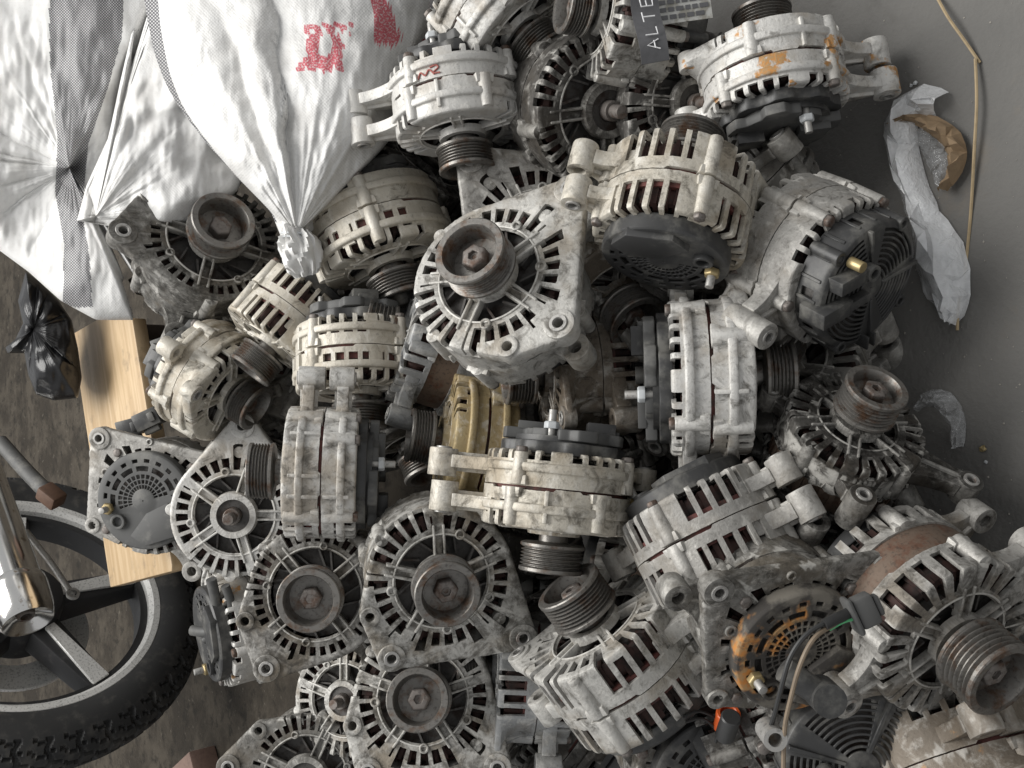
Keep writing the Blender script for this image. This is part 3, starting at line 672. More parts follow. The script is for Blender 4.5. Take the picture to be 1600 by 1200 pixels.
    for i in range(NF): faces.append((o_ + i, b_ + i, b_ + (i + 1) % NF, o_ + (i + 1) % NF))
    for i in range(NF): faces.append((i, (i + 1) % NF, B0 + (i + 1) % NF, B0 + i))
    me = bpy.data.meshes.new(name); me.from_pydata([tuple(v) for v in verts], [], faces); me.update()
    me.polygons.foreach_set('use_smooth', [True] * len(me.polygons))
    x = me.attributes.new('wv', 'FLOAT_VECTOR', 'POINT'); x.data.foreach_set('vector', [c for q in at for c in (q[0], q[1], 0)])
    x = me.attributes.new('stripe', 'FLOAT', 'POINT'); x.data.foreach_set('value', [q[2] for q in at])
    x = me.attributes.new('ink', 'FLOAT', 'POINT'); x.data.foreach_set('value', [q[3] for q in at])
    me.materials.append(M[mat])
    return me, org
def crumple(path, radii, N, seed, amp, fr=1.0, flat=1.0, nrm=None, steps=10):
    """closed crumpled tube along a path (metres), ends pinched"""
    pts = spline(path, steps); n = len(pts); b = MB(); vs_ = []
    rr = np.interp(np.linspace(0, 1, n), np.linspace(0, 1, len(radii)), radii)
    nrm = Vector(nrm) if nrm else Vector((0, 0, 1))
    for k in range(n):
        t = (pts[min(k + 1, n - 1)] - pts[max(k - 1, 0)]).normalized(); w = t.cross(nrm).normalized(); u = w.cross(t)
        for i in range(N):
            a = 2 * math.pi * i / N; dv = w * math.cos(a) + u * math.sin(a) * flat
            q = pts[k] + dv * rr[k]
            e = 1 - 2 * abs(noise.noise(Vector((math.cos(a) * 2.6 * fr, math.sin(a) * 2.6 * fr, k / n * 3.2 * fr + seed)))) ** .8; e2 = 1 - 2 * abs(noise.noise(q * 55 * fr + Vector((0, seed, 0)))) ** .9
            vs_.append(q + (w * math.cos(a) * .3 + u * math.sin(a)) * amp * (e + .5 * e2 - .6) * min(1, rr[k] / .01))
    fs = [(k * N + i, (k + 1) * N + i, (k + 1) * N + (i + 1) % N, k * N + (i + 1) % N) for k in range(n - 1) for i in range(N)]
    fs += [tuple(range(N)), tuple((n - 1) * N + i for i in range(N - 1, -1, -1))]
    b.add(vs_, fs); return b
no = lambda *a: False
INK1 = [[(474, 38), (552, 36), (552, 44), (474, 46)], [(476, 48), (484, 48), (484, 55), (476, 55)], [(492, 48), (504, 48), (504, 55), (492, 55)], [(512, 48), (522, 48), (522, 55), (512, 55)], [(530, 48), (537, 48), (537, 54), (530, 54)], [(543, 47), (550, 47), (550, 54), (543, 54)],
        [(484, 54), (500, 54), (498, 84), (508, 87), (519, 84), (519, 54), (532, 54), (538, 74), (534, 84), (536, 110), (526, 112), (522, 104), (516, 112), (505, 114), (500, 106), (490, 112), (478, 106), (470, 112), (463, 114), (466, 96), (480, 90), (482, 84), (475, 74)]]
INK2 = [[(574, -10), (598, -10), (614, 18), (618, 44), (632, 58), (612, 72), (596, 70), (584, 62), (584, 20)]]
tw = empty('woven_sack', Matrix.Identity(4))
tag(tw, 'white sack with red printed emblem, its tied neck hanging over the alternators', 'sack')
out1 = [(470, 385), (440, 372), (425, 335), (385, 285), (338, 245), (292, 185), (262, 140), (240, 80), (225, 0), (215, -140), (330, -300), (520, -320), (690, -260), (705, -120), (690, 0), (650, 80), (632, 150), (622, 205), (560, 275), (505, 330), (486, 365)]
me, org = fan_sack('sack_body', (464, 366), .985, out1, .085, .26, 0, .12, 13, .026, .66, 4,
                   lambda px, py, s, p: s > .895 and 112 < p < 150, lambda px, py: any(inside(px, py, q) for q in INK1 + INK2))
tw.matrix_world = Matrix.Translation(org); obj('sack_body', me, tw)
b = crumple([P(464, 352, .975) - org, P(462, 372, .96) - org, P(470, 395, .955) - org, P(480, 430, .96) - org], [.016, .011, .016, .020, .018, .010], 48, 3.3, .009, 1.15, nrm=CB)
o = obj('tied_neck', b.mesh('tied_neck', mat='sack'), tw)
b = MB(); c0 = P(462, 374, .958) - org
b.tube([c0 + CR * (.0135 * math.cos(t)) + CB * (.0135 * math.sin(t)) + CU * (.0012 * t * .5) for t in np.linspace(0, 12.6, 60)], .0011, 6); obj('tie_string', b.mesh('tie_string', mat='whitepl'), o)
STR = [(76, -60), (196, -60), (190, 60), (168, 140), (138, 225), (128, 330), (140, 400), (144, 480), (98, 480), (100, 380), (86, 300), (90, 220), (78, 100)]
me, org = fan_sack('sack', (108, 262), 1.20, [(-160, 60), (-190, 250), (-120, 330), (0, 392), (45, 425), (95, 470), (150, 500), (250, 500), (262, 470), (215, 400), (150, 352), (160, 300), (190, 230), (215, 140), (260, -60), (180, -160), (40, -180), (-80, -80)],
                   .070, .30, 0, .05, 18, .012, .85, 11, lambda px, py, s, p: inside(px, py, STR), no, lump=.016, pinch=.92, famp=lambda a: .22 + .78 * max(0, min(1, (a - 105) / 30)) * max(0, min(1, (345 - a) / 30)))
o = obj('woven_sack', me, mw=Matrix.Translation(org)); tag(o, 'white sack with grey woven stripes and pleats fanning out, beside the black bag', 'sack')
me, org = fan_sack('sack', (150, 338), 1.115, [(120, 345), (135, 290), (160, 235), (195, 160), (215, 60), (228, -80), (300, -160), (480, -150), (470, 50), (420, 200), (370, 300), (300, 352), (240, 352), (190, 356)],
                   .060, .30, 0, .05, 6, .010, .8, 21, no, no, lump=.026, pinch=.45)
o = obj('woven_sack', me, mw=Matrix.Translation(org)); tag(o, 'plain white sack squeezed between the striped sack and the printed sack', 'sack')
INK4 = [[(632, 18), (650, 14), (668, 0), (690, -6), (712, 10), (712, 50), (690, 54), (670, 40), (660, 32)], [(600, 55), (640, 60), (690, 62), (690, 72), (640, 78), (625, 70)]]
me, org = fan_sack('sack', (660, -60), 1.13, [(560, -160), (760, -180), (800, -60), (770, 60), (715, 90), (650, 100), (590, 130), (560, 40)], .05, .25, 0, .05, 9, .008, .8, 31, no, lambda px, py: any(inside(px, py, q) for q in INK4), lump=.02)
o = obj('woven_sack', me, mw=Matrix.Translation(org)); tag(o, 'greyish sack with red print peeking out behind the scrawled alternator', 'sack')

# ------------------------------------------------------------------ low wooden bench
def wood():
    t = NT('varnished_pine'); c = t.coord(rnd=False); mp = t.n('Mapping'); t.l(c, mp.inputs[0]); mp.inputs['Scale'].default_value = (3, 40, 40)
    n1 = t.noise(mp.outputs[0], 1.6, 6, .6, .5); n2 = t.noise(mp.outputs[0], 7, 5, .65)
    k = t.mix(t.ramp(n1, .36, .62), rgb(.56, .42, .26), rgb(.44, .31, .175)); k = t.mix(t.math('MULTIPLY', t.ramp(n2, .55, .7), .5), k, rgb(.36, .22, .10))
    k = t.mix(t.math('MULTIPLY', t.ramp(t.noise(c, 28, 6, .65), .55, .72), .6), k, rgb(.20, .15, .10)); t.bump(n2, .18, .001); return t.fin(k, .5)
M['wood'] = wood()
M['darkwood'] = simple('dark_stained_wood', (.06, .045, .035), .6)
zb = .275
q = [PZ(112, 522, zb), PZ(150, 500, zb), PZ(206, 497, zb), PZ(268, 882, zb), PZ(268, 893, zb), PZ(172, 918, zb)]
c0 = sum(q, Vector()) / len(q)
ex = (q[2] - q[3]).normalized(); ex.z = 0; ex.normalize(); ey = Vector((-ex.y, ex.x, 0))
wm = Matrix(((ex.x, ey.x, 0, c0.x), (ex.y, ey.y, 0, c0.y), (0, 0, 1, c0.z - c0.z), (0, 0, 0, 1)))
loc = [wm.inverted() @ v for v in q]
e = empty('bench', wm); tag(e, 'low bench with pale varnished wooden seat board between sacks and wheel', 'bench')
pl = [(v.x, v.y) for v in loc]
ar = sum(pl[i][0] * pl[(i + 1) % 6][1] - pl[(i + 1) % 6][0] * pl[i][1] for i in range(6))
if ar < 0: pl = pl[::-1]
b = MB(); b.prism(pl, zb - .020, zb); obj('seat_board', b.mesh('seat_board', bevel=.002, seg=2, mat='wood'), e)
xs_ = [p[0] for p in pl]; ys_ = [p[1] for p in pl]
for fx in (.12, .86):
    b = MB(); xx = min(xs_) + (max(xs_) - min(xs_)) * fx; ym = (min(ys_) + max(ys_)) / 2
    b.box(xx - .012, xx + .012, ym - .035, ym + .035, .0005, zb - .0205); obj('leg', b.mesh('leg', bevel=.002, mat='darkwood'), e)

# ------------------------------------------------------------------ motorcycle behind the bench
M['tyre'] = plastic('dusty_tyre_rubber', rgb(.028, .028, .028), rgb(.085, .08, .072), .48, .6)
M['alloy'] = steel_mat('painted_alloy', rgb(.72, .715, .69), rgb(.55, .53, .50), .60, .3, .30)
M['satinblack'] = plastic('satin_black_paint', rgb(.02, .02, .021), rgb(.09, .085, .08), .55, .35)
def chrome():
    t = NT('spotted_chrome'); c = t.coord(); n1 = t.noise(c, 70, 5, .6)
    return t.fin(t.mix(t.ramp(n1, .58, .7), rgb(.72, .71, .69), rgb(.35, .30, .24)), t.math('ADD', .06, t.math('MULTIPLY', n1, .2)), 1.0)
M['chrome'] = chrome()
RW = .30
dW = depth_z(28, RW); WC = P(28, 955, dW)
yaw = rad(50); nW = Vector((math.sin(yaw), -math.cos(yaw), 0)); uW = Vector((0, 0, 1)); wW = uW.cross(nW)   # nW points to the viewer's side
bm_ = Matrix(((wW.x, uW.x, nW.x, WC.x), (wW.y, uW.y, nW.y, WC.y), (wW.z, uW.z, nW.z, WC.z), (0, 0, 0, 1)))
bike = empty('motorcycle', bm_); tag(bike, 'parked motorcycle seen at its spoked wheel and chrome silencer, left of the heap', 'motorcycle')
b = MB(); NT_, NP = 800, 56; vs_ = []
for i in range(NT_):
    t = 2 * math.pi * i / NT_
    for j in range(NP):
        a = -2.35 + 4.7 * j / (NP - 1); r = .252 + .050 * math.cos(a); z = .046 * math.sin(a)
        if abs(a) < 1.15:
            ph = (i % 20) / 20; v = a / 1.15
            zig = (ph + .22 * abs((v * 3) % 2 - 1) + (.5 if v > 0 else 0)) % 1
            lat = abs((v * 2.6 + .25 * math.sin(2 * math.pi * ph)) % 1 - .5)
            g = 1 if (zig < .17 or lat < .085) else 0
            fade = 1; r -= .0055 * g * math.cos(a) * fade; z -= .0055 * g * math.sin(a) * fade
        vs_.append((r * math.cos(t), r * math.sin(t), z))
b.add(vs_, [(i * NP + j, ((i + 1) % NT_) * NP + j, ((i + 1) % NT_) * NP + j + 1, i * NP + j + 1) for i in range(NT_) for j in range(NP - 1)])
ty_ = obj('tyre', b.mesh('tyre', mat='tyre'), bike)
b = MB(); b.lathe([(.205, .030), (.212, .037), (.222, .038), (.226, .034), (.226, -.034), (.222, -.038), (.212, -.037), (.205, -.030), (.2055, 0)], 128, None, True); obj('rim', b.mesh('rim', mat='alloy'), bike)
b = MB(); b.lathe([(.001, .050), (.045, .050), (.062, .044), (.066, .03), (.066, -.04), (.001, -.045)], 64); hub = obj('hub', b.mesh('hub', mat='satinblack'), bike)
b = MB(); b.ring(.2045, .193, -.026, .020, 96); obj('rim_barrel', b.mesh('rim_barrel', mat='satinblack'), bike)
b = MB(); b.ring(.122, .075, -.052, -.046, 80); obj('brake_disc', b.mesh('brake_disc', mat='alloy'), bike)
for k in range(5):
    A = 2 * math.pi * k / 5 + rad(-83)
    q = Matrix.Rotation(A, 4, 'Z'); b = MB()
    b.add([(.058, -.030, -.02), (.200, -.022, -.014), (.200, .022, -.014), (.058, .030, -.02), (.058, -.026, .024), (.200, -.018, .018), (.200, .018, .018), (.058, .026, .024)],
          [(3, 2, 1, 0), (4, 5, 6, 7), (0, 1, 5, 4), (1, 2, 6, 5), (2, 3, 7, 6), (3, 0, 4, 7)], q)
    sp_ = obj('spoke', b.mesh('spoke', bevel=.004, seg=2, mat='satinblack'), bike)
    b = MB(); b.add([(.066, -.006, .0235), (.196, -.014, .0175), (.196, .017, .0175), (.066, .012, .0235), (.066, -.006, .029), (.196, -.014, .0232), (.196, .017, .0232), (.066, .012, .029)],
          [(3, 2, 1, 0), (4, 5, 6, 7), (0, 1, 5, 4), (1, 2, 6, 5), (2, 3, 7, 6), (3, 0, 4, 7)], q)
    obj('spoke_face', b.mesh('spoke_face', bevel=.001, mat='alloy'), sp_)
inv = bm_.inverted()
def bl(px, py, d): return inv @ P(px, py, d)
# silencer
a0, a1 = bl(44, 972, 1.46), bl(-70, 640, 1.66)
dirm = (a1 - a0).normalized(); qz = dirm.to_track_quat('Z', 'Y').to_matrix().to_4x4(); ln = (a1 - a0).length
b = MB(); b.lathe([(.030, ln), (.037, ln - .02), (.039, .070), (.0395, .066)], 56, Matrix.Translation(a0) @ qz); b.lathe([(.0002, ln), (.030, ln)], 56, Matrix.Translation(a0) @ qz)
sil = obj('silencer', b.mesh('silencer', mat='chrome'), bike)
b = MB(); b.lathe([(.0395, .070), (.0425, .066), (.0435, .055), (.0415, .020), (.039, .006), (.036, .000), (.033, .001), (.020, .010), (.0115, .012), (.0115, .060), (.0002, .060)], 56, Matrix.Translation(a0) @ qz); obj('end_cap', b.mesh('end_cap', mat='chrome'), sil)
b = MB(); b.ring(.0125, .0085, -.001, .03, 24, Matrix.Translation(a0 + dirm * .010) @ qz); obj('outlet_pipe', b.mesh('outlet_pipe', mat='rusty'), sil)
b = MB(); b.tube(spline([bl(0, 690, 1.60), bl(40, 735, 1.57), bl(76, 772, 1.54)]), .012, 12); fp_ = obj('footpeg', b.mesh('footpeg', mat='grey'), bike)
b = MB(); p0 = bl(80, 775, 1.535); b.box(-.018, .018, -.014, .014, -.012, .012, Matrix.Translation(p0) @ Matrix.Rotation(.5, 4, 'Z')); obj('footpeg_rubber', b.mesh('footpeg_rubber', bevel=.004, seg=2, mat=simple('brown_rubber', (.10, .055, .035), .7)), fp_)
b = MB(); b.tube(spline([bl(40, 830, 1.60), bl(80, 880, 1.58), bl(110, 925, 1.57), bl(116, 930, 1.57)]), .005, 10); b.ring(.010, .006, -.003, .003, 20, Matrix.Translation(bl(114, 928, 1.565))); obj('brake_rod', b.mesh('brake_rod', mat='bush'), bike)
b = MB(); b.tube(spline([bl(-120, 800, 1.78), bl(-20, 880, 1.70), bl(30, 960, 1.66)]), .016, 12); obj('swing_arm', b.mesh('swing_arm', mat='satinblack'), bike)
b = MB(); gm = []
for k in range(25):      # curved black sheet added to stand in for shadow and dark shapes here
    t = rad(25 + 95 * k / 24)
    for z_ in (-.075, -.045, 0, .045, .07): rr_ = .325 - abs(z_) ** 2 * 5; gm.append((rr_ * math.cos(t), rr_ * math.sin(t), z_))
b.add(gm, [(k * 5 + j, (k + 1) * 5 + j, (k + 1) * 5 + j + 1, k * 5 + j + 1) for k in range(24) for j in range(4)])
obj('shadow_infill', b.mesh('shadow_infill', solid=.003, mat='satinblack'), bike)

# ------------------------------------------------------------------ bags, wrapper and litter
def bagblack():
    t = NT('black_bin_liner'); c = t.coord(); n = t.noise(c, 60, 6, .6, .6); t.bump(n, .4, .003); return t.fin(rgb(.012, .012, .013), .28, 0, .5)
M['bag'] = bagblack()
me, org = fan_sack('bag', (52, 515), 1.42, [(40, 424), (62, 440), (92, 470), (112, 500), (122, 545), (128, 590), (122, 622), (84, 626), (56, 616), (44, 585), (38, 552), (12, 552), (8, 543), (24, 530), (36, 505), (28, 470)], .045, .08, 0, 0, 9, .022, .9, 41, no, no, 'bag', .03)
bag = obj('plastic_bag', me, mw=Matrix.Translation(org)); tag(bag, 'crumpled shiny black plastic bag left of the wooden bench', 'bag')
def clear(name, tr, col, rough=.12):
    t = NT(name); c = t.coord(); n = t.noise(c, 70, 5, .6, .8)
    t.fin(rgb(*col), rough, 0, .9); t.b.inputs['Coat Weight'].default_value = .6; t.b.inputs['Coat Roughness'].default_value = .05
    n9 = t.noise(c, 150, 4, .6, 1.5); t.bump(t.math('ADD', n9, n), .6, .004); tp = t.n('BsdfTransparent'); mx = t.n('MixShader'); f = t.math('ADD', tr - .22, t.math('MULTIPLY', n, .44), True)
    t.l(f, mx.inputs[0]); t.l(t.b.outputs[0], mx.inputs[1]); t.l(tp.outputs[0], mx.inputs[2]); t.l(mx.outputs[0], t.out.inputs[0]); return t.m
M['film'] = clear('cloudy_plastic_film', .34, (.95, .96, .97), .08); M['clearfilm'] = clear('clear_plastic_film', .66, (.62, .63, .64), .08)
def film_sheet(path, halfw, nx, ny, hgt, seed, base=.001):
    """thin crumpled sheet lying on the floor: creased facets, one layer folded over itself"""
    rng = random.Random(seed); pts = spline(path, 12); n = len(pts); b = MB()
    idx = [i * (n - 1) / ny for i in range(ny + 1)]; hw = np.interp(np.linspace(0, 1, ny + 1), np.linspace(0, 1, len(halfw)), halfw); vs_ = []
    for k, f in enumerate(idx):
        i0 = min(int(f), n - 2); c = pts[i0].lerp(pts[i0 + 1], f - i0); t = (pts[i0 + 1] - pts[i0]).normalized(); w = t.cross(Vector((0, 0, 1))).normalized()
        for j in range(nx + 1):
            a = 2 * j / nx - 1; e = 1 - a * a
            jx, jt = rng.uniform(-.5, .5) * 2 / nx, rng.uniform(-.5, .5)
            q = c + w * hw[k] * (a + jx * (.9 if abs(a) < 1 else .35)) + t * jt * .006
            q.z = base + hgt * e * (.35 + .4 * rng.random()) + hgt * .45 * rng.random() * (.35 + e)
            vs_.append(q)
    b.add(vs_, [(k * (nx + 1) + j, k * (nx + 1) + j + 1, (k + 1) * (nx + 1) + j + 1, (k + 1) * (nx + 1) + j) for k in range(ny) for j in range(nx)])
    tri = []
    for f in b.f:
        tri += [(f[0], f[1], f[2]), (f[0], f[2], f[3])] if rng.random() < .5 else [(f[0], f[1], f[3]), (f[1], f[2], f[3])]
    b.f = tri; return b
org = PZ(1450, 330, 0)
def g(px, py, z=0): return PZ(px, py, z) - org
wp = [g(1476, 165), g(1440, 162), g(1412, 190), g(1414, 240), g(1432, 300), g(1452, 350), g(1466, 390), g(1480, 440), g(1490, 478), g(1496, 505)]
wr = obj('plastic_wrapper', film_sheet(wp, [.010, .015, .015, .013, .012, .013, .021, .020, .014, .003], 6, 22, .022, 5).mesh('plastic_wrapper', mat='film'), mw=Matrix.Translation(org)); tag(wr, 'crumpled cloudy plastic wrapper lying on the open floor', 'wrapper')
obj('inner_layer', film_sheet(wp[2:], [.010, .012, .010, .010, .018, .016, .010, .003], 4, 12, .012, 9).mesh('inner_layer', mat='film'), wr)
pb = simple('stained_brown_paper', (.26, .18, .105), .7)
obj('brown_paper_lining', film_sheet([g(1408, 200), g(1436, 188), g(1474, 204), g(1500, 232), g(1500, 268), g(1482, 300)], [.002, .004, .008, .008, .006, .002], 5, 20, .016, 3, .006).mesh('brown_paper_lining', mat=pb, smooth=False), wr)
obj('inner_layer', film_sheet([g(1440, 205), g(1466, 230), g(1478, 262), g(1478, 296)], [.006, .014, .012, .004], 6, 14, .010, 6).mesh('inner_layer', mat='clearfilm', smooth=False), wr)
org = PZ(1480, 650, 0)
tag(obj('plastic_scrap', film_sheet([g(1437, 638), g(1456, 622), g(1480, 630), g(1496, 658), g(1499, 698)], [.002, .007, .009, .008, .003], 5, 18, .012, 8).mesh('plastic_scrap', mat='clearfilm', smooth=False), mw=Matrix.Translation(org)), 'small curled scrap of clear plastic beside the upright dark alternator', 'plastic scrap')
M['straw'] = simple('dry_straw', (.38, .29, .17), .6)
for lab, pp in (('long thin dry straw running past the plastic wrapper', [(1524, 92), (1526, 160), (1522, 240), (1517, 330), (1508, 420), (1498, 470), (1496, 516)]), ('short dark straw slanting in from the upper edge', [(1462, -8), (1482, 28), (1506, 62), (1531, 98)])):
    org = PZ(pp[0][0], pp[0][1], 0); b = MB(); b.tube(spline([g(x, y, .004 + .004 * math.sin(i * 1.3)) for i, (x, y) in enumerate(pp)], 6), .0013, 6)
    tag(obj('straw', b.mesh('straw', mat='straw'), mw=Matrix.Translation(org)), lab, 'straw', 'straws on the floor')
for (x, y, r_), lab in zip([(1537, 701, .0026), (1541, 722, .0014), (1431, 130, .0018), (1424, 134, .0013)], ['yellowish crumb on the floor below the clear plastic scrap', 'tiny pale crumb just below the yellowish crumb', 'pale crumb on the floor above the plastic wrapper', 'tiny pale crumb left of the other above the wrapper']):
    org = PZ(x, y, 0); b = MB(); bmm = bmesh.new(); bmesh.ops.create_icosphere(bmm, subdivisions=2, radius=r_)
    for v in bmm.verts: v.co *= 1 + .5 * noise.noise(v.co * 700 + Vector((x, 0, 0))); v.co.z = v.co.z * .7 + r_ * .6
    me = bpy.data.meshes.new('crumb'); bmm.to_mesh(me); bmm.free(); me.materials.append(M['brass'] if r_ > .002 else M['whitepl'])
    tag(obj('crumb', me, mw=Matrix.Translation(org)), lab, 'crumb', 'crumbs on the floor')
# box corner in the lower left
org = PZ(325, 1195, 0); b = MB(); b.box(-.09, .02, -.05, .05, .0005, .05); 
tag(obj('wooden_block', b.mesh('wooden_block', bevel=.003, seg=2, mat=simple('worn_painted_wood', (.30, .20, .16), .6)), mw=Matrix.Translation(org) @ Matrix.Rotation(.6, 4, 'Z')), 'worn wooden block on the muddy floor at the lower edge', 'block')

# ------------------------------------------------------------------ writing, cables and plugs on the alternators
def text_mesh(name, txt, size, ext, mat, shear=0.0):
    c = bpy.data.curves.new('t', 'FONT'); c.body = txt; c.size = size; c.extrude = ext; c.align_x = 'CENTER'; c.align_y = 'CENTER'; c.shear = shear; c.offset = size * .02
    o = bpy.data.objects.new('t', c); COL.objects.link(o); dg = bpy.context.evaluated_depsgraph_get(); me = bpy.data.meshes.new_from_object(o.evaluated_get(dg)); bpy.data.objects.remove(o)
    me.name = name; me.materials.clear(); me.materials.append(M[mat]); return me
def facing(px, py, d, ang, tilt=(0, 0, 1)):
    return Matrix.Translation(P(px, py, d)) @ frame(tilt, ang)
def attach(o, e, mw): o.parent = e; o.matrix_basis = e.matrix_world.inverted() @ mw
M['tagblack'] = simple('grey_tape', (.10, .10, .105), .5)
d34 = depth_z(985, .160) - .066
b = MB(); N_ = 14
vs_ = [(x, .040 * (k / N_ - .5) * 1.5, .004 * math.sin(k * .5) - zz) for zz in (0, .001) for k in range(N_ + 1) for x in (-.0110, .0110)]
n2_ = 2 * (N_ + 1)
fs = [(2 * k, 2 * k + 1, 2 * k + 3, 2 * k + 2) for k in range(N_)] + [(n2_ + 2 * k + 2, n2_ + 2 * k + 3, n2_ + 2 * k + 1, n2_ + 2 * k) for k in range(N_)]
fs += [(2 * k + 2, n2_ + 2 * k + 2, n2_ + 2 * k, 2 * k) for k in range(N_)] + [(2 * k + 1, n2_ + 2 * k + 1, n2_ + 2 * k + 3, 2 * k + 3) for k in range(N_)]
b.add(vs_, fs); tg = obj('tag', b.mesh('tag', mat='tagblack')); attach(tg, alts[34], facing(1014, 38, d34, 10))
GL = {'A': [[(0, 0), (.42, 1), (.8, .05)], [(.12, .38), (.75, .42)]], 'L': [[(.1, 1), (.05, 0), (.65, .06)]], 'T': [[(0, .95), (.8, 1.02)], [(.42, 1), (.36, 0)]], 'E': [[(.7, 1), (.1, .96), (.05, .02), (.68, 0)], [(.08, .5), (.55, .54)]]}
b = MB()
for k, ch in enumerate('ALTE'):
    for st in GL[ch]: b.tube([(-(q[1] - .5) * .0095, -.0215 + k * .0112 + q[0] * .0095, .0046) for q in st], .0006, 6)
tx = obj('lettering', b.mesh('lettering', mat='chalk'), tg)
b = MB(); b.box(-.022, .022, -.011, .011, -.0008, 0); o = obj('printed_label', b.mesh('printed_label', mat='label')); attach(o, alts[34], facing(1068, 12, d34 + .01, 8))
b = MB()
for ry in (-.006, 0, .006):
    x = -.019
    while x < .016: w_ = rb.uniform(.003, .007); b.box(x, x + w_, ry - .0017, ry + .0017, .0002, .0006); x += w_ + .0016
lt = obj('lettering', b.mesh('lettering', mat='tagblack'), o)
# red marker scrawl on the pale alternator
b = MB(); Rr = .0644
def cyl(t, z): return (Rr * math.cos(rad(t)), Rr * math.sin(rad(t)), -.003 + (z + .006) * .55)
for st in ([(116, -.006), (113, -.016), (109, -.009), (105, -.017), (101, -.007)], [(104, -.020), (99, -.022), (97, -.017), (102, -.010), (96, -.008)]):
    b.tube(spline([cyl(*q) for q in st], 6), .0008, 6)
obj('marker_scrawl', b.mesh('marker_scrawl', mat='redpaint'), alts[1])
# loose cable lying over the rust-stained back cover
d12 = depth_z(1210, .18) - .105
org = P(1230, 1010, d12)
def cb(px, py, dz=0): return P(px, py, d12 + dz) - org
cab = empty('cable', Matrix.Translation(org)); tag(cab, 'black cable with grey plug lying over the rust-stained back cover', 'cable')
b = MB(); b.tube(spline([cb(1345, 950, .01), cb(1300, 968), cb(1262, 990, -.004), cb(1236, 1025, -.004), cb(1222, 1070), cb(1212, 1110, .01), cb(1203, 1140, .02)]), .0016, 8); obj('wire', b.mesh('wire', mat='wire'), cab)
b = MB(); b.tube(spline([cb(1340, 958, .01), cb(1296, 980), cb(1270, 1000, -.006), cb(1250, 1040, -.006), cb(1236, 1090), cb(1226, 1140, .01), cb(1224, 1215, .02)]), .0015, 8); obj('wire', b.mesh('wire', mat='tanwire'), cab)
b = MB(); b.tube(spline([cb(1345, 965, .005), cb(1318, 972, .002), cb(1296, 984, .002)]), .0010, 6); obj('wire', b.mesh('wire', mat='green'), cab)
b = MB(); b.tube([cb(1332, 955, .008), cb(1300, 970, -.001), cb(1288, 976, -.002)], .0036, 12); obj('sleeve', b.mesh('sleeve', mat='wire'), cab)
b = MB(); b.box(-.005, .008, -.010, .010, -.006, .006); b.box(-.009, -.005, -.012, .012, -.008, .008); b.box(.008, .012, -.007, .007, -.004, .004); o = obj('plug', b.mesh('plug', bevel=.002, seg=2, mat='grey'), cab); o.matrix_basis = Matrix.Translation(-org) @ facing(1348, 955, d12 + .008, 25)
b = MB(); b.ring(.0075, .0045, -.010, .012, 20); o = obj('terminal_ring', b.mesh('terminal_ring', mat='bush'), cab); o.matrix_basis = Matrix.Translation(-org) @ facing(1204, 1146, d12 + .022, 0)
b = MB(); b.tube(spline([cb(1225, 1045, .03), cb(1262, 1072, .03), cb(1284, 1085, .028)]), .0085, 12); b.cyl(.011, -.01, .012, 18, Matrix.Translation(cb(1288, 1087, .03)) @ frame((0, 0, 1), 0)); 
o = obj('rubber_boot', b.mesh('rubber_boot', mat='black')); attach(o, alts[12], Matrix.Translation(org))
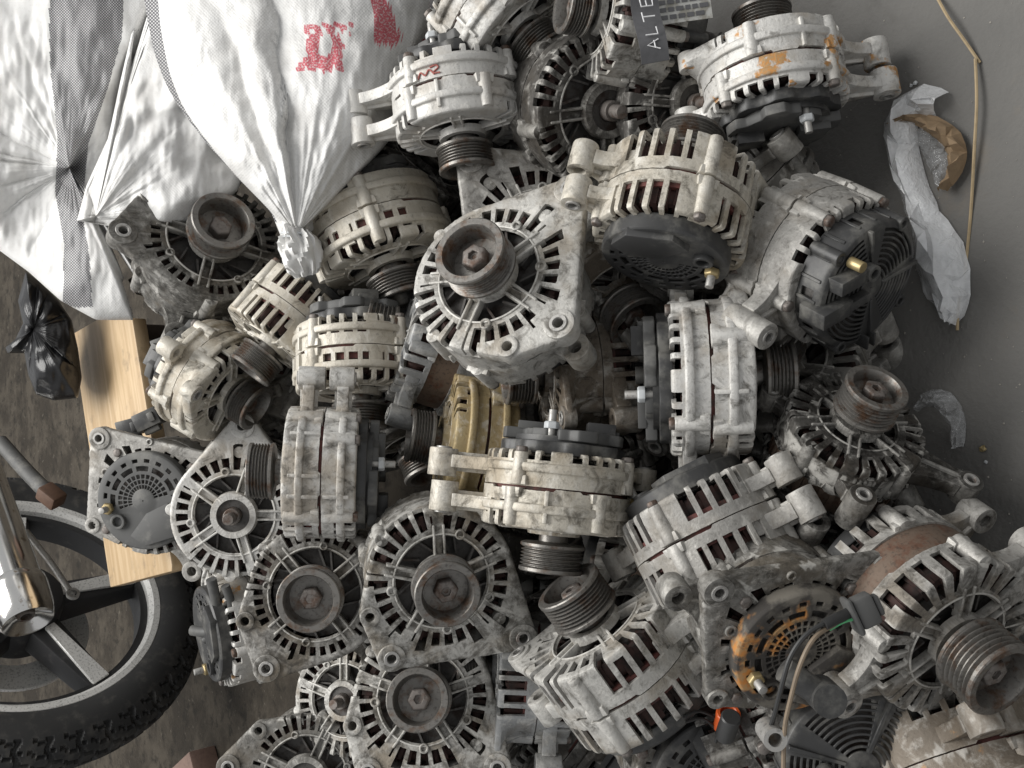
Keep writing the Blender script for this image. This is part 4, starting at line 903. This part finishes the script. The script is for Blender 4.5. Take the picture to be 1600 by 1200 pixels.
# orange plug and thin wires on the dark alternator at the lower edge
d32 = depth_z(1085, .130) - .085
b = MB(); b.cyl(.0085, -.012, .002, 20); b.ring(.0092, .006, .002, .007, 20); o = obj('orange_plug', b.mesh('orange_plug', bevel=.0006, mat='orange')); attach(o, alts[32], facing(1136, 1122, d32, 0, (.05, .75, .6)))
b = MB(); b.cyl(.0075, -.004, .022, 18); o2 = obj('plug_cap', b.mesh('plug_cap', bevel=.001, mat='black')); attach(o2, alts[32], facing(1134, 1146, d32, 0, (.05, .75, .6)))
for pts in ([(1068, 1120), (1095, 1112), (1125, 1130), (1118, 1160)], [(1072, 1128), (1100, 1124), (1130, 1150), (1150, 1165)]):
    b = MB(); b.tube(spline([P(x, y, d32 + .004 * i) for i, (x, y) in enumerate(pts)]), .0012, 6); o = obj('wire', b.mesh('wire', mat='wire')); attach(o, alts[32], Matrix.Identity(4))
# hoses on the rust-streaked one by the tyre
d37 = depth_z(385, .255) - .06
for pts, r_ in (([(330, 905), (338, 950), (330, 985), (300, 985)], .006), ([(352, 915), (362, 950), (352, 975), (320, 1000)], .005)):
    b = MB(); b.tube(spline([P(x, y, d37 + .01 * i) for i, (x, y) in enumerate(pts)]), r_, 10); o = obj('hose', b.mesh('hose', mat='grey')); attach(o, alts[37], Matrix.Identity(4))
# stub connectors on the grimy grey one and the beige one
for k, spots in ((3, [(295, 498, 40), (228, 440, 30)]), (22, [(232, 655, 25), (262, 540, 20)]), (21, [(205, 668, 15)])):
    for (x, y, an) in spots:
        dd = depth_z(x, .305)
        b = MB(); b.box(-.016, .016, -.011, .011, -.012, .010); b.box(-.010, .010, -.018, -.011, -.006, .006); b.box(.004, .012, -.006, .006, .010, .014)
        o = obj('connector', b.mesh('connector', bevel=.0012, seg=2, mat='black')); attach(o, alts[k], facing(x, y, dd, an))

# fine grit strewn over the near floor
rg = random.Random(12); b = MB()
for k in range(260):
    px, py = rg.uniform(1150, 1640), rg.uniform(-20, 1000); c = PZ(px, py, 0); r_ = rg.uniform(.0004, .0011)
    a = [rg.uniform(.6, 1.3) for _ in range(6)]
    b.add([c + Vector((r_ * a[0], 0, r_ * .4)), c + Vector((0, r_ * a[1], r_ * .4)), c + Vector((-r_ * a[2], 0, r_ * .4)), c + Vector((0, -r_ * a[3], r_ * .4)), c + Vector((0, 0, r_ * a[4])), c + Vector((0, 0, .0001))],
          [(0, 1, 4), (1, 2, 4), (2, 3, 4), (3, 0, 4), (1, 0, 5), (2, 1, 5), (3, 2, 5), (0, 3, 5)])
tag(obj('grit', b.mesh('grit', mat=simple('pale_grit', (.30, .28, .25), .9), smooth=False)), 'fine grit strewn over the open floor', 'grit', kind='stuff')
